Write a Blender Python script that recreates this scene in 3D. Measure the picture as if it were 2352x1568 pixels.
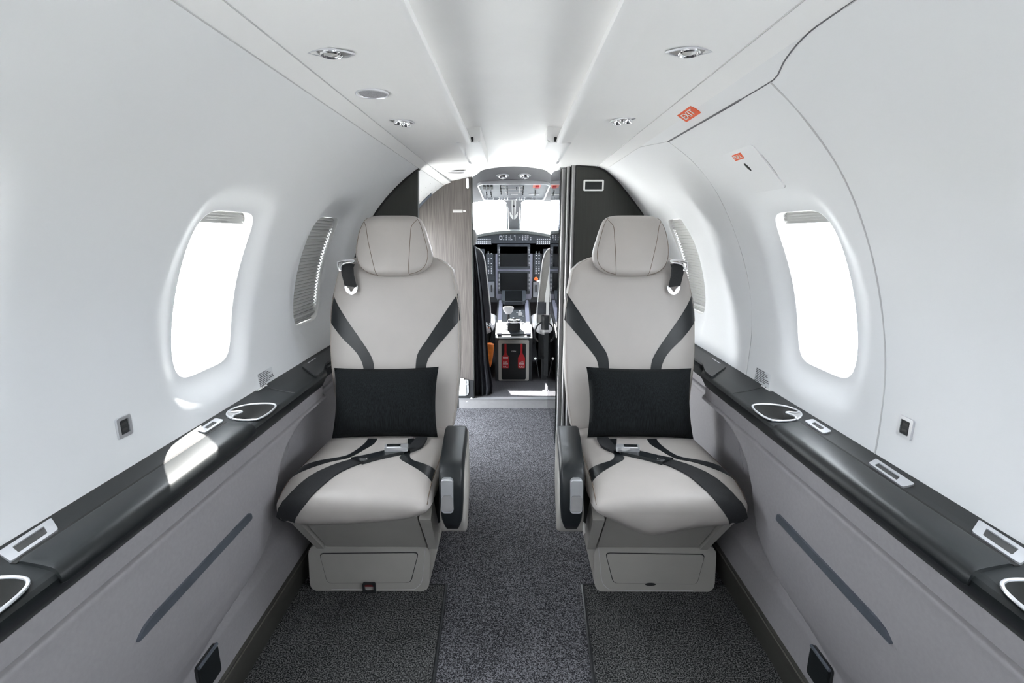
import bpy, bmesh, math, random
from mathutils import Vector, Matrix
from mathutils.bvhtree import BVHTree

random.seed(7)
for o in list(bpy.data.objects):
    bpy.data.objects.remove(o, do_unlink=True)
SC = bpy.context.scene
COL = SC.collection
R = math.radians

# ------------------------------------------------------------------ camera, sky, sun, exposure
cd = bpy.data.cameras.new('camera'); cam = bpy.data.objects.new('camera', cd); COL.objects.link(cam)
cam.location = (0, 0, 1.13)
cam.rotation_euler = (R(90 - 12.534), 0, R(0.2046))
cd.sensor_width = 36.0; cd.lens = 17.143; cd.clip_start = 0.02
SC.camera = cam

W = bpy.data.worlds.new('sky'); SC.world = W; W.use_nodes = True
bg = W.node_tree.nodes['Background']
bg.inputs[0].default_value = (0.89, 0.945, 1.0, 1)
bg.inputs[1].default_value = 9.0

sd = bpy.data.lights.new('sun', 'SUN'); sun = bpy.data.objects.new('sun', sd); COL.objects.link(sun)
sd.energy = 22.0; sd.angle = R(0.6); sd.color = (1.0, 0.96, 0.9)
sun.rotation_euler = Vector((0.135, -0.365, -0.54)).to_track_quat('-Z', 'Y').to_euler()
sun.location = (-3, 5, 8)

vs = SC.view_settings
vs.view_transform = 'Standard'; vs.look = 'None'; vs.gamma = 1.0; vs.use_curve_mapping = False
vs.exposure = 1.0
SC.cycles.max_bounces = 14; SC.cycles.diffuse_bounces = 9; SC.cycles.glossy_bounces = 5
SC.cycles.transparent_max_bounces = 12; SC.cycles.transmission_bounces = 6
SC.cycles.caustics_reflective = False; SC.cycles.caustics_refractive = False
SC.cycles.sample_clamp_indirect = 8.0


def portal(name, loc, sx, sy, direction):
    """sampling guide over a real opening: daylight comes from the sky through it"""
    l = bpy.data.lights.new(name, 'AREA'); l.shape = 'RECTANGLE'; l.size = sx; l.size_y = sy
    o = bpy.data.objects.new(name, l); COL.objects.link(o); o.location = loc
    o.rotation_euler = Vector(direction).to_track_quat('-Z', 'Z').to_euler()
    l.cycles.is_portal = True


# ------------------------------------------------------------------ materials
def mat(name, col, rough=0.5, metal=0.0, var=0.05, scale=40.0, bump=0.0, bscale=300.0, spec=0.5, coat=0.0,
        streak=None, sheen=0.0):
    m = bpy.data.materials.new(name); m.use_nodes = True
    nt = m.node_tree; N = nt.nodes; L = nt.links
    p = N['Principled BSDF']
    geo = N.new('ShaderNodeNewGeometry')
    src = geo.outputs['Position']
    if streak:
        mp = N.new('ShaderNodeMapping'); mp.inputs['Scale'].default_value = streak
        L.new(src, mp.inputs['Vector']); src2 = mp.outputs[0]
    else:
        src2 = src
    nz = N.new('ShaderNodeTexNoise'); nz.inputs['Scale'].default_value = scale; nz.inputs['Detail'].default_value = 4
    L.new(src2, nz.inputs['Vector'])
    rp = N.new('ShaderNodeValToRGB')
    rp.color_ramp.elements[0].position = 0.3; rp.color_ramp.elements[1].position = 0.7
    lo = [max(0, c * (1 - var)) for c in col]; hi = [min(1, c * (1 + var)) for c in col]
    rp.color_ramp.elements[0].color = (*lo, 1); rp.color_ramp.elements[1].color = (*hi, 1)
    L.new(nz.outputs['Fac'], rp.inputs[0]); L.new(rp.outputs[0], p.inputs['Base Color'])
    p.inputs['Roughness'].default_value = rough; p.inputs['Metallic'].default_value = metal
    p.inputs['Specular IOR Level'].default_value = spec
    p.inputs['Coat Weight'].default_value = coat; p.inputs['Coat Roughness'].default_value = 0.08
    if sheen:
        p.inputs['Sheen Weight'].default_value = sheen
    if bump:
        b = N.new('ShaderNodeBump'); b.inputs['Strength'].default_value = bump; b.inputs['Distance'].default_value = 0.001
        n2 = N.new('ShaderNodeTexNoise'); n2.inputs['Scale'].default_value = bscale; n2.inputs['Detail'].default_value = 2
        L.new(src, n2.inputs['Vector']); L.new(n2.outputs['Fac'], b.inputs['Height']); L.new(b.outputs[0], p.inputs['Normal'])
    return m


def carpet_mat(name, dark, light, scale):
    m = bpy.data.materials.new(name); m.use_nodes = True
    nt = m.node_tree; N = nt.nodes; L = nt.links; p = N['Principled BSDF']
    geo = N.new('ShaderNodeNewGeometry')
    off = N.new('ShaderNodeVectorMath'); off.operation = 'ADD'; off.inputs[1].default_value = (0.137, 0.371, 0.00143)
    L.new(geo.outputs['Position'], off.inputs[0])
    nz = N.new('ShaderNodeTexNoise'); nz.inputs['Scale'].default_value = scale; nz.inputs['Detail'].default_value = 3
    nz.inputs['Roughness'].default_value = 0.65
    L.new(off.outputs[0], nz.inputs['Vector'])
    big = N.new('ShaderNodeTexNoise'); big.inputs['Scale'].default_value = 7; big.inputs['Detail'].default_value = 2
    L.new(geo.outputs['Position'], big.inputs['Vector'])
    add = N.new('ShaderNodeMath'); add.operation = 'MULTIPLY_ADD'; add.inputs[1].default_value = 0.05; add.inputs[2].default_value = -0.025
    L.new(big.outputs['Fac'], add.inputs[0])
    s = N.new('ShaderNodeMath'); s.operation = 'ADD'; L.new(nz.outputs['Fac'], s.inputs[0]); L.new(add.outputs[0], s.inputs[1])
    rp = N.new('ShaderNodeValToRGB'); e = rp.color_ramp.elements
    e[0].position = 0.44; e[0].color = (*dark, 1); e[1].position = 0.62; e[1].color = (*light, 1)
    L.new(s.outputs[0], rp.inputs[0]); L.new(rp.outputs[0], p.inputs['Base Color'])
    p.inputs['Roughness'].default_value = 0.95; p.inputs['Specular IOR Level'].default_value = 0.15
    b = N.new('ShaderNodeBump'); b.inputs['Strength'].default_value = 0.9; b.inputs['Distance'].default_value = 0.004
    L.new(nz.outputs['Fac'], b.inputs['Height']); L.new(b.outputs[0], p.inputs['Normal'])
    return m


def glass_mat(name, tint=(1, 1, 1), gloss=1.0):
    m = bpy.data.materials.new(name); m.use_nodes = True
    nt = m.node_tree; N = nt.nodes; L = nt.links
    for n in list(N):
        N.remove(n)
    out = N.new('ShaderNodeOutputMaterial'); t = N.new('ShaderNodeBsdfTransparent'); t.inputs[0].default_value = (*tint, 1)
    g = N.new('ShaderNodeBsdfGlossy'); g.inputs['Roughness'].default_value = 0.01
    f = N.new('ShaderNodeLayerWeight'); f.inputs['Blend'].default_value = 0.5
    pw = N.new('ShaderNodeMath'); pw.operation = 'POWER'; pw.inputs[1].default_value = 5.0; L.new(f.outputs['Facing'], pw.inputs[0])
    mm = N.new('ShaderNodeMath'); mm.operation = 'MULTIPLY_ADD'; mm.inputs[1].default_value = 0.95 * gloss; mm.inputs[2].default_value = 0.045 * gloss; mm.use_clamp = True
    L.new(pw.outputs[0], mm.inputs[0])
    mx = N.new('ShaderNodeMixShader'); L.new(mm.outputs[0], mx.inputs[0]); L.new(t.outputs[0], mx.inputs[1]); L.new(g.outputs[0], mx.inputs[2])
    L.new(mx.outputs[0], out.inputs[0])
    return m


def emit_mat(name, col, s):
    m = bpy.data.materials.new(name); m.use_nodes = True
    p = m.node_tree.nodes['Principled BSDF']
    p.inputs['Base Color'].default_value = (*col, 1)
    p.inputs['Emission Color'].default_value = (*col, 1); p.inputs['Emission Strength'].default_value = s
    return m


M = dict(
    liner=mat('white_liner', (0.83, 0.84, 0.855), 0.42, var=0.012, scale=3, spec=0.35),
    ceil=mat('white_ceiling', (0.90, 0.90, 0.90), 0.38, var=0.01, scale=3, spec=0.4),
    centre=mat('padded_ceiling', (0.91, 0.91, 0.91), 0.4, var=0.02, scale=6, bump=0.4, bscale=14, spec=0.4),
    seam=mat('seam_grey', (0.55, 0.55, 0.56), 0.7),
    gap=mat('dark_gap', (0.02, 0.02, 0.02), 0.8),
    leather=mat('greige_leather', (0.425, 0.398, 0.378), 0.42, var=0.03, scale=9, bump=0.12, bscale=900, spec=0.4),
    leather2=mat('taupe_leather', (0.42, 0.405, 0.38), 0.5, var=0.03, scale=9, bump=0.12, bscale=900, spec=0.35),
    stitch=mat('brown_stitching', (0.16, 0.12, 0.09), 0.8),
    paleseam=mat('pale_piping', (0.42, 0.38, 0.34), 0.6),
    black=mat('black_leather', (0.011, 0.0135, 0.0155), 0.40, var=0.1, bump=0.1, bscale=900, spec=0.38),
    web=mat('black_webbing', (0.012, 0.013, 0.015), 0.75, var=0.3, scale=500, bump=0.5, bscale=900),
    pillow=mat('black_ribbed_fabric', (0.0075, 0.009, 0.010), 0.95, var=0.7, scale=1.0, streak=(430, 430, 18), bump=0.3, bscale=500, spec=0.2),
    ledge=mat('charcoal_soft_plastic', (0.0105, 0.0128, 0.0138), 0.42, var=0.05, scale=60, bump=0.08, bscale=1200, spec=0.4),
    panel=mat('taupe_side_panel', (0.29, 0.278, 0.29), 0.5, var=0.04, scale=120, bump=0.1, bscale=1200, spec=0.4),
    kick=mat('olive_grey_kick', (0.050, 0.048, 0.042), 0.45, var=0.1, scale=8),
    handle=mat('gunmetal', (0.15, 0.17, 0.205), 0.32, metal=0.55, var=0.05),
    silver=mat('satin_silver', (0.80, 0.81, 0.84), 0.3, metal=0.75, var=0.02),
    chrome=mat('chrome', (0.85, 0.85, 0.86), 0.1, metal=1.0, var=0.02),
    dark=mat('dark_plastic', (0.022, 0.024, 0.026), 0.45, var=0.1),
    cup=mat('cup_well', (0.045, 0.046, 0.045), 0.45, var=0.1),
    bulk=mat('dark_bulkhead_fabric', (0.036, 0.038, 0.034), 0.7, var=0.12, scale=2.0, streak=(90, 90, 3)),
    wood=mat('grey_wood_veneer', (0.100, 0.090, 0.086), 0.4, var=0.35, scale=1.0, streak=(330, 90, 7), spec=0.4),
    strip=mat('grey_door_edge', (0.36, 0.355, 0.36), 0.32, metal=0.3, var=0.05),
    white=mat('white_plastic', (0.86, 0.86, 0.85), 0.4, var=0.01),
    shade=mat('pleated_shade_cloth', (0.60, 0.60, 0.59), 0.85, var=0.02, scale=20),
    red=mat('red_flag', (0.50, 0.012, 0.018), 0.5, var=0.05),
    orange=mat('orange_cloth', (0.85, 0.22, 0.03), 0.7, var=0.2, scale=30),
    signred=mat('orange_red_print', (0.80, 0.13, 0.05), 0.5, var=0.02),
    print_dark=mat('dark_print', (0.12, 0.12, 0.13), 0.7),
    clear=mat('clear_label', (0.72, 0.74, 0.76), 0.3, var=0.02),
    cock=mat('cockpit_liner', (0.20, 0.20, 0.215), 0.6, var=0.03),
    glare=mat('glareshield', (0.055, 0.06, 0.058), 0.75, var=0.1),
    ipanel=mat('instrument_charcoal', (0.030, 0.036, 0.044), 0.5, var=0.08),
    lav=mat('lavender_grey_panel', (0.23, 0.235, 0.30), 0.45, var=0.03),
    screen=mat('black_screen', (0.008, 0.009, 0.010), 0.12, var=0.1),
    key=mat('key_legends', (0.55, 0.57, 0.60), 0.6, var=0.1),
    opanel=mat('overhead_panel_face', (0.22, 0.235, 0.265), 0.4, metal=0.2, var=0.08, scale=15),
    cushion=mat('cockpit_seat_grey', (0.27, 0.26, 0.25), 0.7, var=0.05),
    fleece=mat('sheepskin', (0.72, 0.71, 0.72), 0.95, var=0.15, scale=120, bump=1.0, bscale=300),
    curtain=mat('dark_curtain_cloth', (0.05, 0.053, 0.064), 0.7, var=0.15, scale=20),
    paper=mat('white_paper', (0.85, 0.86, 0.87), 0.6, var=0.01),
    pouch=mat('clear_pocket', (0.40, 0.41, 0.42), 0.3, var=0.03),
    darkred=mat('dark_red_webbing', (0.14, 0.015, 0.015), 0.7, var=0.1),
    apron=mat('apron_concrete', (0.55, 0.55, 0.53), 0.9, var=0.1, scale=2),
    lens=mat('lamp_lens', (0.75, 0.75, 0.74), 0.08, metal=0.6, var=0.1),
    mesh=mat('speaker_mesh', (0.42, 0.42, 0.45), 0.5, metal=0.3, var=0.5, scale=900),
    carpet=carpet_mat('charcoal_carpet', (0.022, 0.022, 0.025), (0.27, 0.27, 0.295), 300),
    mat2=carpet_mat('mat_carpet', (0.014, 0.015, 0.015), (0.21, 0.21, 0.21), 260),
    pane=glass_mat('window_acrylic', (0.97, 0.98, 0.99)),
    smoked=glass_mat('tinted_acrylic', (0.55, 0.56, 0.58), 1.3),
)
M['cove'] = emit_mat('cove_led', (1.0, 0.98, 0.95), 0.10)

# ------------------------------------------------------------------ mesh helpers
WORLD = {}
V = Vector


class MB:
    def __init__(s):
        s.v = []; s.f = []

    def add(s, vs_, fs_):
        o = len(s.v); s.v += [V(p) for p in vs_]; s.f += [tuple(i + o for i in f) for f in fs_]; return s

    def box(s, lo, hi):
        x0, y0, z0 = lo; x1, y1, z1 = hi
        return s.add([(x0, y0, z0), (x1, y0, z0), (x1, y1, z0), (x0, y1, z0), (x0, y0, z1), (x1, y0, z1), (x1, y1, z1), (x0, y1, z1)],
                     [(0, 3, 2, 1), (4, 5, 6, 7), (0, 1, 5, 4), (1, 2, 6, 5), (2, 3, 7, 6), (3, 0, 4, 7)])

    def loft(s, rings, caps=True, closed=True):
        n = len(rings[0]); vs_ = [p for r in rings for p in r]; fs_ = []
        for i in range(len(rings) - 1):
            for j in range(n if closed else n - 1):
                k = (j + 1) % n
                fs_.append((i * n + j, i * n + k, (i + 1) * n + k, (i + 1) * n + j))
        if caps:
            fs_.append(tuple(range(n - 1, -1, -1))); b = (len(rings) - 1) * n; fs_.append(tuple(range(b, b + n)))
        return s.add(vs_, fs_)

    def grid(s, P):
        return s.loft(P, caps=False, closed=False)

    def prism(s, poly, o, a, b, n, d0, d1):
        o = V(o); a = V(a); b = V(b); n = V(n)
        return s.loft([[o + a * x + b * y + n * d for x, y in poly] for d in (d0, d1)])

    def ring(s, outer, inner, o, a, b, n, d0, d1):
        """flat frame between two outlines with the same point count"""
        o = V(o); a = V(a); b = V(b); n = V(n)
        f = lambda poly, d: [o + a * x + b * y + n * d for x, y in poly]
        L = [f(outer, d0), f(outer, d1), f(inner, d1), f(inner, d0), f(outer, d0)]
        return s.loft(L, caps=False)

    def tube(s, path, r, seg=8, closed=False):
        path = [V(p) for p in path]; n = len(path); rings = []; prev = None
        for i, p in enumerate(path):
            if closed:
                t = path[(i + 1) % n] - path[i - 1]
            else:
                t = path[min(i + 1, n - 1)] - path[max(i - 1, 0)]
            t.normalize()
            if prev is None:
                u = t.orthogonal().normalized()
            else:
                u = (prev - t * prev.dot(t)).normalized()
            prev = u; w = t.cross(u)
            rr = r[i] if isinstance(r, (list, tuple)) else r
            rings.append([p + (u * math.cos(k * 2 * math.pi / seg) + w * math.sin(k * 2 * math.pi / seg)) * rr for k in range(seg)])
        if closed:
            rings.append(rings[0]); return s.loft(rings, caps=False)
        return s.loft(rings)

    def cyl(s, c, n, r0, h, seg=24, r1=None):
        c = V(c); n = V(n).normalized(); u = n.orthogonal().normalized(); w = n.cross(u); r1 = r0 if r1 is None else r1
        return s.loft([[c + n * d + (u * math.cos(k * 2 * math.pi / seg) + w * math.sin(k * 2 * math.pi / seg)) * rr for k in range(seg)] for d, rr in ((0, r0), (h, r1))])

    def lathe(s, c, n, prof, seg=28):
        c = V(c); n = V(n).normalized(); u = n.orthogonal().normalized(); w = n.cross(u)
        return s.loft([[c + n * d + (u * math.cos(k * 2 * math.pi / seg) + w * math.sin(k * 2 * math.pi / seg)) * rr for k in range(seg)] for rr, d in prof])

    def bvh(s):
        return BVHTree.FromPolygons(s.v, s.f)

    def build(s, name, m, parent=None, bevel=0.0, bseg=2, sharp=38, merge=0.0, flip=True, origin=None):
        bm = bmesh.new()
        vv = [bm.verts.new(p) for p in s.v]
        for f in s.f:
            try:
                bm.faces.new([vv[i] for i in f])
            except ValueError:
                pass
        if merge:
            bmesh.ops.remove_doubles(bm, verts=bm.verts, dist=merge)
        if bevel:
            es = [e for e in bm.edges if len(e.link_faces) == 2 and e.calc_face_angle(0) > R(35)]
            bmesh.ops.bevel(bm, geom=es, offset=bevel, segments=bseg, profile=0.5, affect='EDGES', clamp_overlap=True)
        if flip:
            bmesh.ops.recalc_face_normals(bm, faces=bm.faces)
        xs = [v.co for v in bm.verts]
        lo = V((min(p.x for p in xs), min(p.y for p in xs), min(p.z for p in xs)))
        hi = V((max(p.x for p in xs), max(p.y for p in xs), max(p.z for p in xs)))
        og = V(origin) if origin else V(((lo.x + hi.x) / 2, (lo.y + hi.y) / 2, lo.z))
        for v in bm.verts:
            v.co -= og
        me = bpy.data.meshes.new(name); bm.to_mesh(me); bm.free()
        for p in me.polygons:
            p.use_smooth = True
        me.set_sharp_from_angle(angle=R(sharp))
        me.materials.append(m)
        o = bpy.data.objects.new(name, me); COL.objects.link(o)
        put(o, og, parent)
        return o


def put(o, w, parent):
    WORLD[o.name] = V(w)
    if parent is not None:
        o.parent = parent; o.location = V(w) - WORLD[parent.name]
    else:
        o.location = w


def tag(o, label=None, cat=None, group=None, kind=None):
    if label: o['label'] = label
    if cat: o['category'] = cat
    if group: o['group'] = group
    if kind: o['kind'] = kind
    return o


def thing(name, loc, label, cat, group=None, kind=None):
    o = bpy.data.objects.new(name, None); COL.objects.link(o); o.empty_display_size = 0.05
    put(o, loc, None)
    return tag(o, label, cat, group, kind)


def lettering(name, body, size, o, a, b, m, parent, extrude=0.0004, sx=1.0, align='CENTER'):
    c = bpy.data.curves.new(name, 'FONT'); c.body = body; c.size = size; c.extrude = extrude
    c.align_x = align; c.align_y = 'CENTER'; c.materials.append(m)
    tmp = bpy.data.objects.new(name + '_curve', c); COL.objects.link(tmp)
    bpy.context.view_layer.update()
    me = bpy.data.meshes.new_from_object(tmp.evaluated_get(bpy.context.evaluated_depsgraph_get()))
    bpy.data.objects.remove(tmp, do_unlink=True)
    me.name = name
    if not me.materials: me.materials.append(m)
    ob = bpy.data.objects.new(name, me); COL.objects.link(ob)
    a = V(a).normalized(); b = V(b); b = (b - a * b.dot(a)).normalized(); n = a.cross(b)
    w = V(o); put(ob, w, parent)
    ob.rotation_euler = Matrix(((a.x, b.x, n.x), (a.y, b.y, n.y), (a.z, b.z, n.z))).to_euler()
    ob.scale = (sx, 1, 1)
    return ob


def sel(a, b, n=3.0, N=40, c=(0, 0)):
    out = []
    for k in range(N):
        t = 2 * math.pi * k / N; x, y = math.cos(t), math.sin(t)
        out.append((c[0] + a * math.copysign(abs(x) ** (2 / n), x), c[1] + b * math.copysign(abs(y) ** (2 / n), y)))
    return out


def rrect(x0, x1, y0, y1, r, k=5):
    out = []
    for cx, cy, a0 in ((x1 - r, y1 - r, 0), (x0 + r, y1 - r, 90), (x0 + r, y0 + r, 180), (x1 - r, y0 + r, 270)):
        for i in range(k + 1):
            t = R(a0 + 90 * i / k); out.append((cx + r * math.cos(t), cy + r * math.sin(t)))
    return out


def rpoly(pts, r, k=4):
    """polygon with rounded corners"""
    out = []; n = len(pts)
    for i in range(n):
        p = V(pts[i]); a = V(pts[i - 1]) - p; b = V(pts[(i + 1) % n]) - p
        d = min(r, a.length * 0.45, b.length * 0.45)
        p0 = p + a.normalized() * d; p1 = p + b.normalized() * d
        for j in range(k + 1):
            t = j / k; q = p0 * (1 - t) ** 2 + p * 2 * t * (1 - t) + p1 * t * t
            out.append((q.x, q.y))
    return out


def cr(pts, n):
    """Catmull-Rom resampling to n points, even arc length"""
    P = [V(p) for p in pts]; P = [P[0] * 2 - P[1]] + P + [P[-1] * 2 - P[-2]]; D = []
    for i in range(1, len(P) - 2):
        for k in range(12):
            t = k / 12; a, b, c, d = P[i - 1:i + 3]
            D.append(0.5 * ((2 * b) + (c - a) * t + (2 * a - 5 * b + 4 * c - d) * t * t + (3 * b - a - 3 * c + d) * t ** 3))
    D.append(P[-2])
    L = [0]
    for i in range(1, len(D)):
        L.append(L[-1] + (D[i] - D[i - 1]).length)
    out = []; j = 0
    for k in range(n):
        s = L[-1] * k / (n - 1)
        while j < len(D) - 2 and L[j + 1] < s:
            j += 1
        f = (s - L[j]) / max(1e-9, L[j + 1] - L[j]); out.append(D[j].lerp(D[j + 1], min(1, f)))
    return out


def ss(x):
    x = max(0.0, min(1.0, x)); return x * x * (3 - 2 * x)


def interp(x, tab):
    if x <= tab[0][0]: return tab[0][1]
    for (a, b), (c, d) in zip(tab, tab[1:]):
        if x <= c: return b + (d - b) * (x - a) / (c - a)
    return tab[-1][1]


def drape(bvh, p, d, off=0.0):
    d = V(d).normalized(); h = bvh.ray_cast(V(p) - d * 1.0, d, 3.0)
    if h[0] is None:
        h = bvh.find_nearest(V(p))
        return h[0] + (h[1] if h[1].dot(d) < 0 else -h[1]) * off
    n = h[1] if h[1].dot(d) < 0 else -h[1]
    return h[0] + n * off


def strip_on(bvh, A, B, d, n=28, m=6, t=0.0014):
    """leather or webbing strip lying on a surface between two edge lines"""
    A = cr(A, n); B = cr(B, n); P = []
    for i in range(n):
        row = []
        for j, (f, o) in enumerate([(0, -0.003)] + [(k / m, t) for k in range(m + 1)] + [(1, -0.003)]):
            row.append(drape(bvh, A[i].lerp(B[i], f), d, o))
        P.append(row)
    return MB().grid(P)


# ------------------------------------------------------------------ cabin shell
CR, CZ = 0.778, 0.755
TH0, TH1 = math.asin((0.667 - CZ) / CR), R(57.3)
YB, YF = -2.6, 2.27


def cw(side, th, y, out=0.0):
    r = CR + out
    return V((side * r * math.cos(th), y, CZ + r * math.sin(th)))


def wall_frame(side, th, y):
    """point on the side wall, tangents along y and up, inward normal"""
    o = cw(side, th, y); up = V((-side * math.sin(th), 0, math.cos(th))); n = V((-side * math.cos(th), 0, -math.sin(th)))
    return o, V((0, 1, 0)), up, n


def th_of(z):
    return math.asin((z - CZ) / CR)


HC = (th_of(0.784) + th_of(1.170)) / 2      # window centre angle
HA, HB = CR * (th_of(1.170) - th_of(0.784)) / 2, 0.122
HN = 5.5
NS, NY = 96, 44


def hole_r(ds, dy, a=HA, b=HB):
    return 1.0 / ((abs(ds) / a) ** HN + (abs(dy) / b) ** HN) ** (1 / HN)


def side_wall(side, wins, y0, y1, name):
    mb = MB(); S = [TH0 + (TH1 - TH0) * i / NS for i in range(NS + 1)]
    cuts = sorted(wins); y = y0
    segs = []
    for yc, wide in cuts:
        segs.append((y, yc - 0.26, None)); segs.append((yc - 0.26, yc + 0.26, (yc, wide))); y = yc + 0.26
    segs.append((y, y1, None))
    for a, b, w in segs:
        if b - a < 1e-4: continue
        if w is None:
            k = max(1, int((b - a) / 0.2))
            mb.grid([[cw(side, th, a + (b - a) * i / k) for th in S] for i in range(k + 1)])
            continue
        yc, wide = w; bd = []
        for i in range(NS): bd.append((S[i], a))
        for i in range(NY): bd.append((S[-1], a + (b - a) * i / NY))
        for i in range(NS): bd.append((S[NS - i], b))
        for i in range(NY): bd.append((S[0], b - (b - a) * i / NY))
        K = 14; P = []; D, wf = ((0.034, 0.135) if wide else (0.020, 0.095))
        for k in range(K + 1):
            t = (k / K) ** 1.6; row = []
            for th, yy in bd:
                ds = (th - HC) * CR; dy = yy - yc
                rr = hole_r(ds, dy); q = rr + (1 - rr) * t if rr < 1 else 1
                dist = (q - rr) * math.hypot(ds, dy)
                dsp = D * (1 - ss(dist / wf))
                row.append(cw(side, HC + ds * q / CR, yc + dy * q, dsp))
            row.append(row[0]); P.append(row)
        mb.grid(P)
    o = mb.build(name, M['liner'], merge=1e-5, sharp=50, origin=(side * 0.7, 0, 0.66))
    tag(o, kind='structure')
    return o


WL = [(-1.50, 0), (-0.84, 0), (-0.17, 0), (0.495, 0), (1.213, 0), (1.88, 1)]
wall_l = side_wall(-1, WL, YB, YF, 'wall_left')
WR = [(-1.50, 0), (-0.84, 0), (-0.17, 0), (0.495, 0), (1.213, 0), (2.16, 1)]
wall_r = side_wall(1, WR, YB, 2.45, 'wall_right')


def window(side, yc, n, shaded):
    base, ay, up, nin = wall_frame(side, HC, yc)
    root = thing('window_%d' % n, base, None, None, kind='structure'); del n
    D = 0.034 if shaded else 0.020
    N = 200; ring = []
    for k in range(N):
        t = 2 * math.pi * k / N; ds, dy = math.cos(t), math.sin(t) * HB / HA
        rr = hole_r(ds, dy); ring.append((ds * rr, dy * rr))
    pt = lambda ds, dy, f, d: cw(side, HC + ds * f / CR, yc + dy * f, d)
    mb = MB()
    prof = [(1.0, D), (0.985, D + 0.003), (0.972, D + 0.010), (0.955, D + 0.035), (0.93, D + 0.055), (0.86, D + 0.060), (0.85, D + 0.066)]
    mb.loft([[pt(a, b, f, d) for a, b in ring] for f, d in prof], caps=False)
    mb.build('window_reveal', M['white'], root, sharp=60)
    mb = MB(); K = 8
    mb.loft([[pt(a, b, 0.86 * max(0.02, 1 - k / K), D + 0.066) for a, b in ring] for k in range(K + 1)], caps=False)
    mb.build('pane', M['pane'], root)
    # shade: pulled down on the forward windows, a short stack at the top of the others
    s_top = HA * 0.965; s_bot = -HA * 0.965 if shaded else HA * 0.80
    npl = 33 if shaded else 5; amp = 0.0048 if shaded else 0.0035; P = []
    nrow = npl * 4
    for i in range(nrow + 1):
        s = s_top + (s_bot - s_top) * i / nrow
        ph = (i / 4) % 1.0; z = amp * (1 - abs(2 * ph - 1) * 2)
        hb = HB * (1 - (min(0.999, abs(s) / HA)) ** HN) ** (1 / HN) * (0.97 if shaded else 0.955) - (0.0015 if shaded else 0.002)
        P.append([cw(side, HC + s / CR, yc + hb * (2 * j / 10 - 1), D + (0.015 if shaded else 0.022) + z) for j in range(11)])
    MB().grid(P).build('pleated_shade', M['shade'], root, sharp=20)
    if shaded:
        mb = MB(); s = -HA * 0.86
        path = [cw(side, HC + s / CR, yc + HB * 0.8 * (2 * j / 8 - 1), D + 0.014) for j in range(9)]
        mb.tube(path, 0.007, 8).build('pull_bar', M['shade'], root)
    return root


wn = 1
for side, ws in ((-1, WL), (1, WR)):
    for yc, sh in ws:
        window(side, yc, wn, sh); wn += 1
        c = cw(side, HC, yc, 0.10)
        if not sh:
            portal('window_portal', c, 0.26, 0.44, (-side, 0, -0.25))

# ceiling ---------------------------------------------------------------------
ceil = thing('ceiling', (0, 0, 1.43), None, None, kind='structure')


def extr(poly, y0, y1, n=2):
    return MB().grid([[V((x, y0 + (y1 - y0) * i / (n - 1), z)) for x, z in poly] for i in range(n)])


A2 = (0.377, 1.4262)
for s in (-1, 1):
    extr([(s * x, z) for x, z in ((CR * math.cos(TH1), CZ + CR * math.sin(TH1)), (0.40, 1.4185), (0.3785, 1.4256))], YB, 3.06).build('strip_panel', M['ceil'], ceil)
    yE = 1.80
    prof = [A2, (0.30, 1.4315), (0.20, 1.4360)]
    extr([(s * x, z) for x, z in prof], YB, 2.35).build('ceiling_panel', M['ceil'], ceil)
    lip = [(0.200, 1.4360), (0.190, 1.4359), (0.180, 1.4350), (0.165, 1.4325), (0.155, 1.4325), (0.1490, 1.4365), (0.1475, 1.443), (0.150, 1.452), (0.165, 1.462), (0.185, 1.468)]
    extr([(s * x, z) for x, z in lip], YB, yE).build('cove_lip', M['ceil'], ceil)
    # forward end cap of the cove and the entry ceiling that arches up to the cockpit header
    pa = [A2, (0.30, 1.4315), (0.19, 1.4362), (0.13, 1.4375), (0.119, 1.441), (0.1165, 1.447), (0.1165, 1.515)]
    pc = [(0.387, 1.431), (0.32, 1.445), (0.253, 1.460), (0.222, 1.478), (0.200, 1.492), (0.190, 1.498), (0.185, 1.52)]
    rows = []
    for i in range(13):
        y = yE + 0.01 + (3.06 - yE - 0.01) * i / 12; f = ss((y - 2.30) / 0.76)
        rows.append([V((s * (a[0] + (c[0] - a[0]) * f), y, a[1] + (c[1] - a[1]) * f)) for a, c in zip(pa, pc)])
    if True:
        rows2 = [r for r in rows]
        mb = MB().grid([r[2:] for r in rows2 if r[0].y < 2.36]); mb.build('cove_end', M['ceil'], ceil)
        MB().grid([r for r in rows2 if r[0].y > 2.30]).build('entry_panel', M['ceil'], ceil)
        mb = MB().grid([[V((s * x, yE + 0.01, z)) for x, z in ((0.20, 1.436), (0.13, 1.4375), (0.1165, 1.447))], [V((s * x, yE + 0.01, z)) for x, z in ((0.20, 1.51), (0.13, 1.51), (0.1165, 1.51))]])
        mb.build('cap_face', M['ceil'], ceil)
        MB().box((min(s * 0.1405, s * 0.149), yE - 0.001, 1.440), (max(s * 0.1405, s * 0.149), yE + 0.0085, 1.454)).build('cap_gap', M['gap'], ceil)
rows = []
for i in range(30):
    y = YB + (3.06 - YB) * i / 29; f = ss((y - 2.3) / 0.76)
    rows.append([V((0.21 * (2 * j / 16 - 1), y, (1.498 + 0.026 * f) - (0.55 + 0.25 * f) * (0.21 * (2 * j / 16 - 1)) ** 2)) for j in range(17)])
MB().grid(rows).build('centre_panel', M['centre'], ceil)
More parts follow.
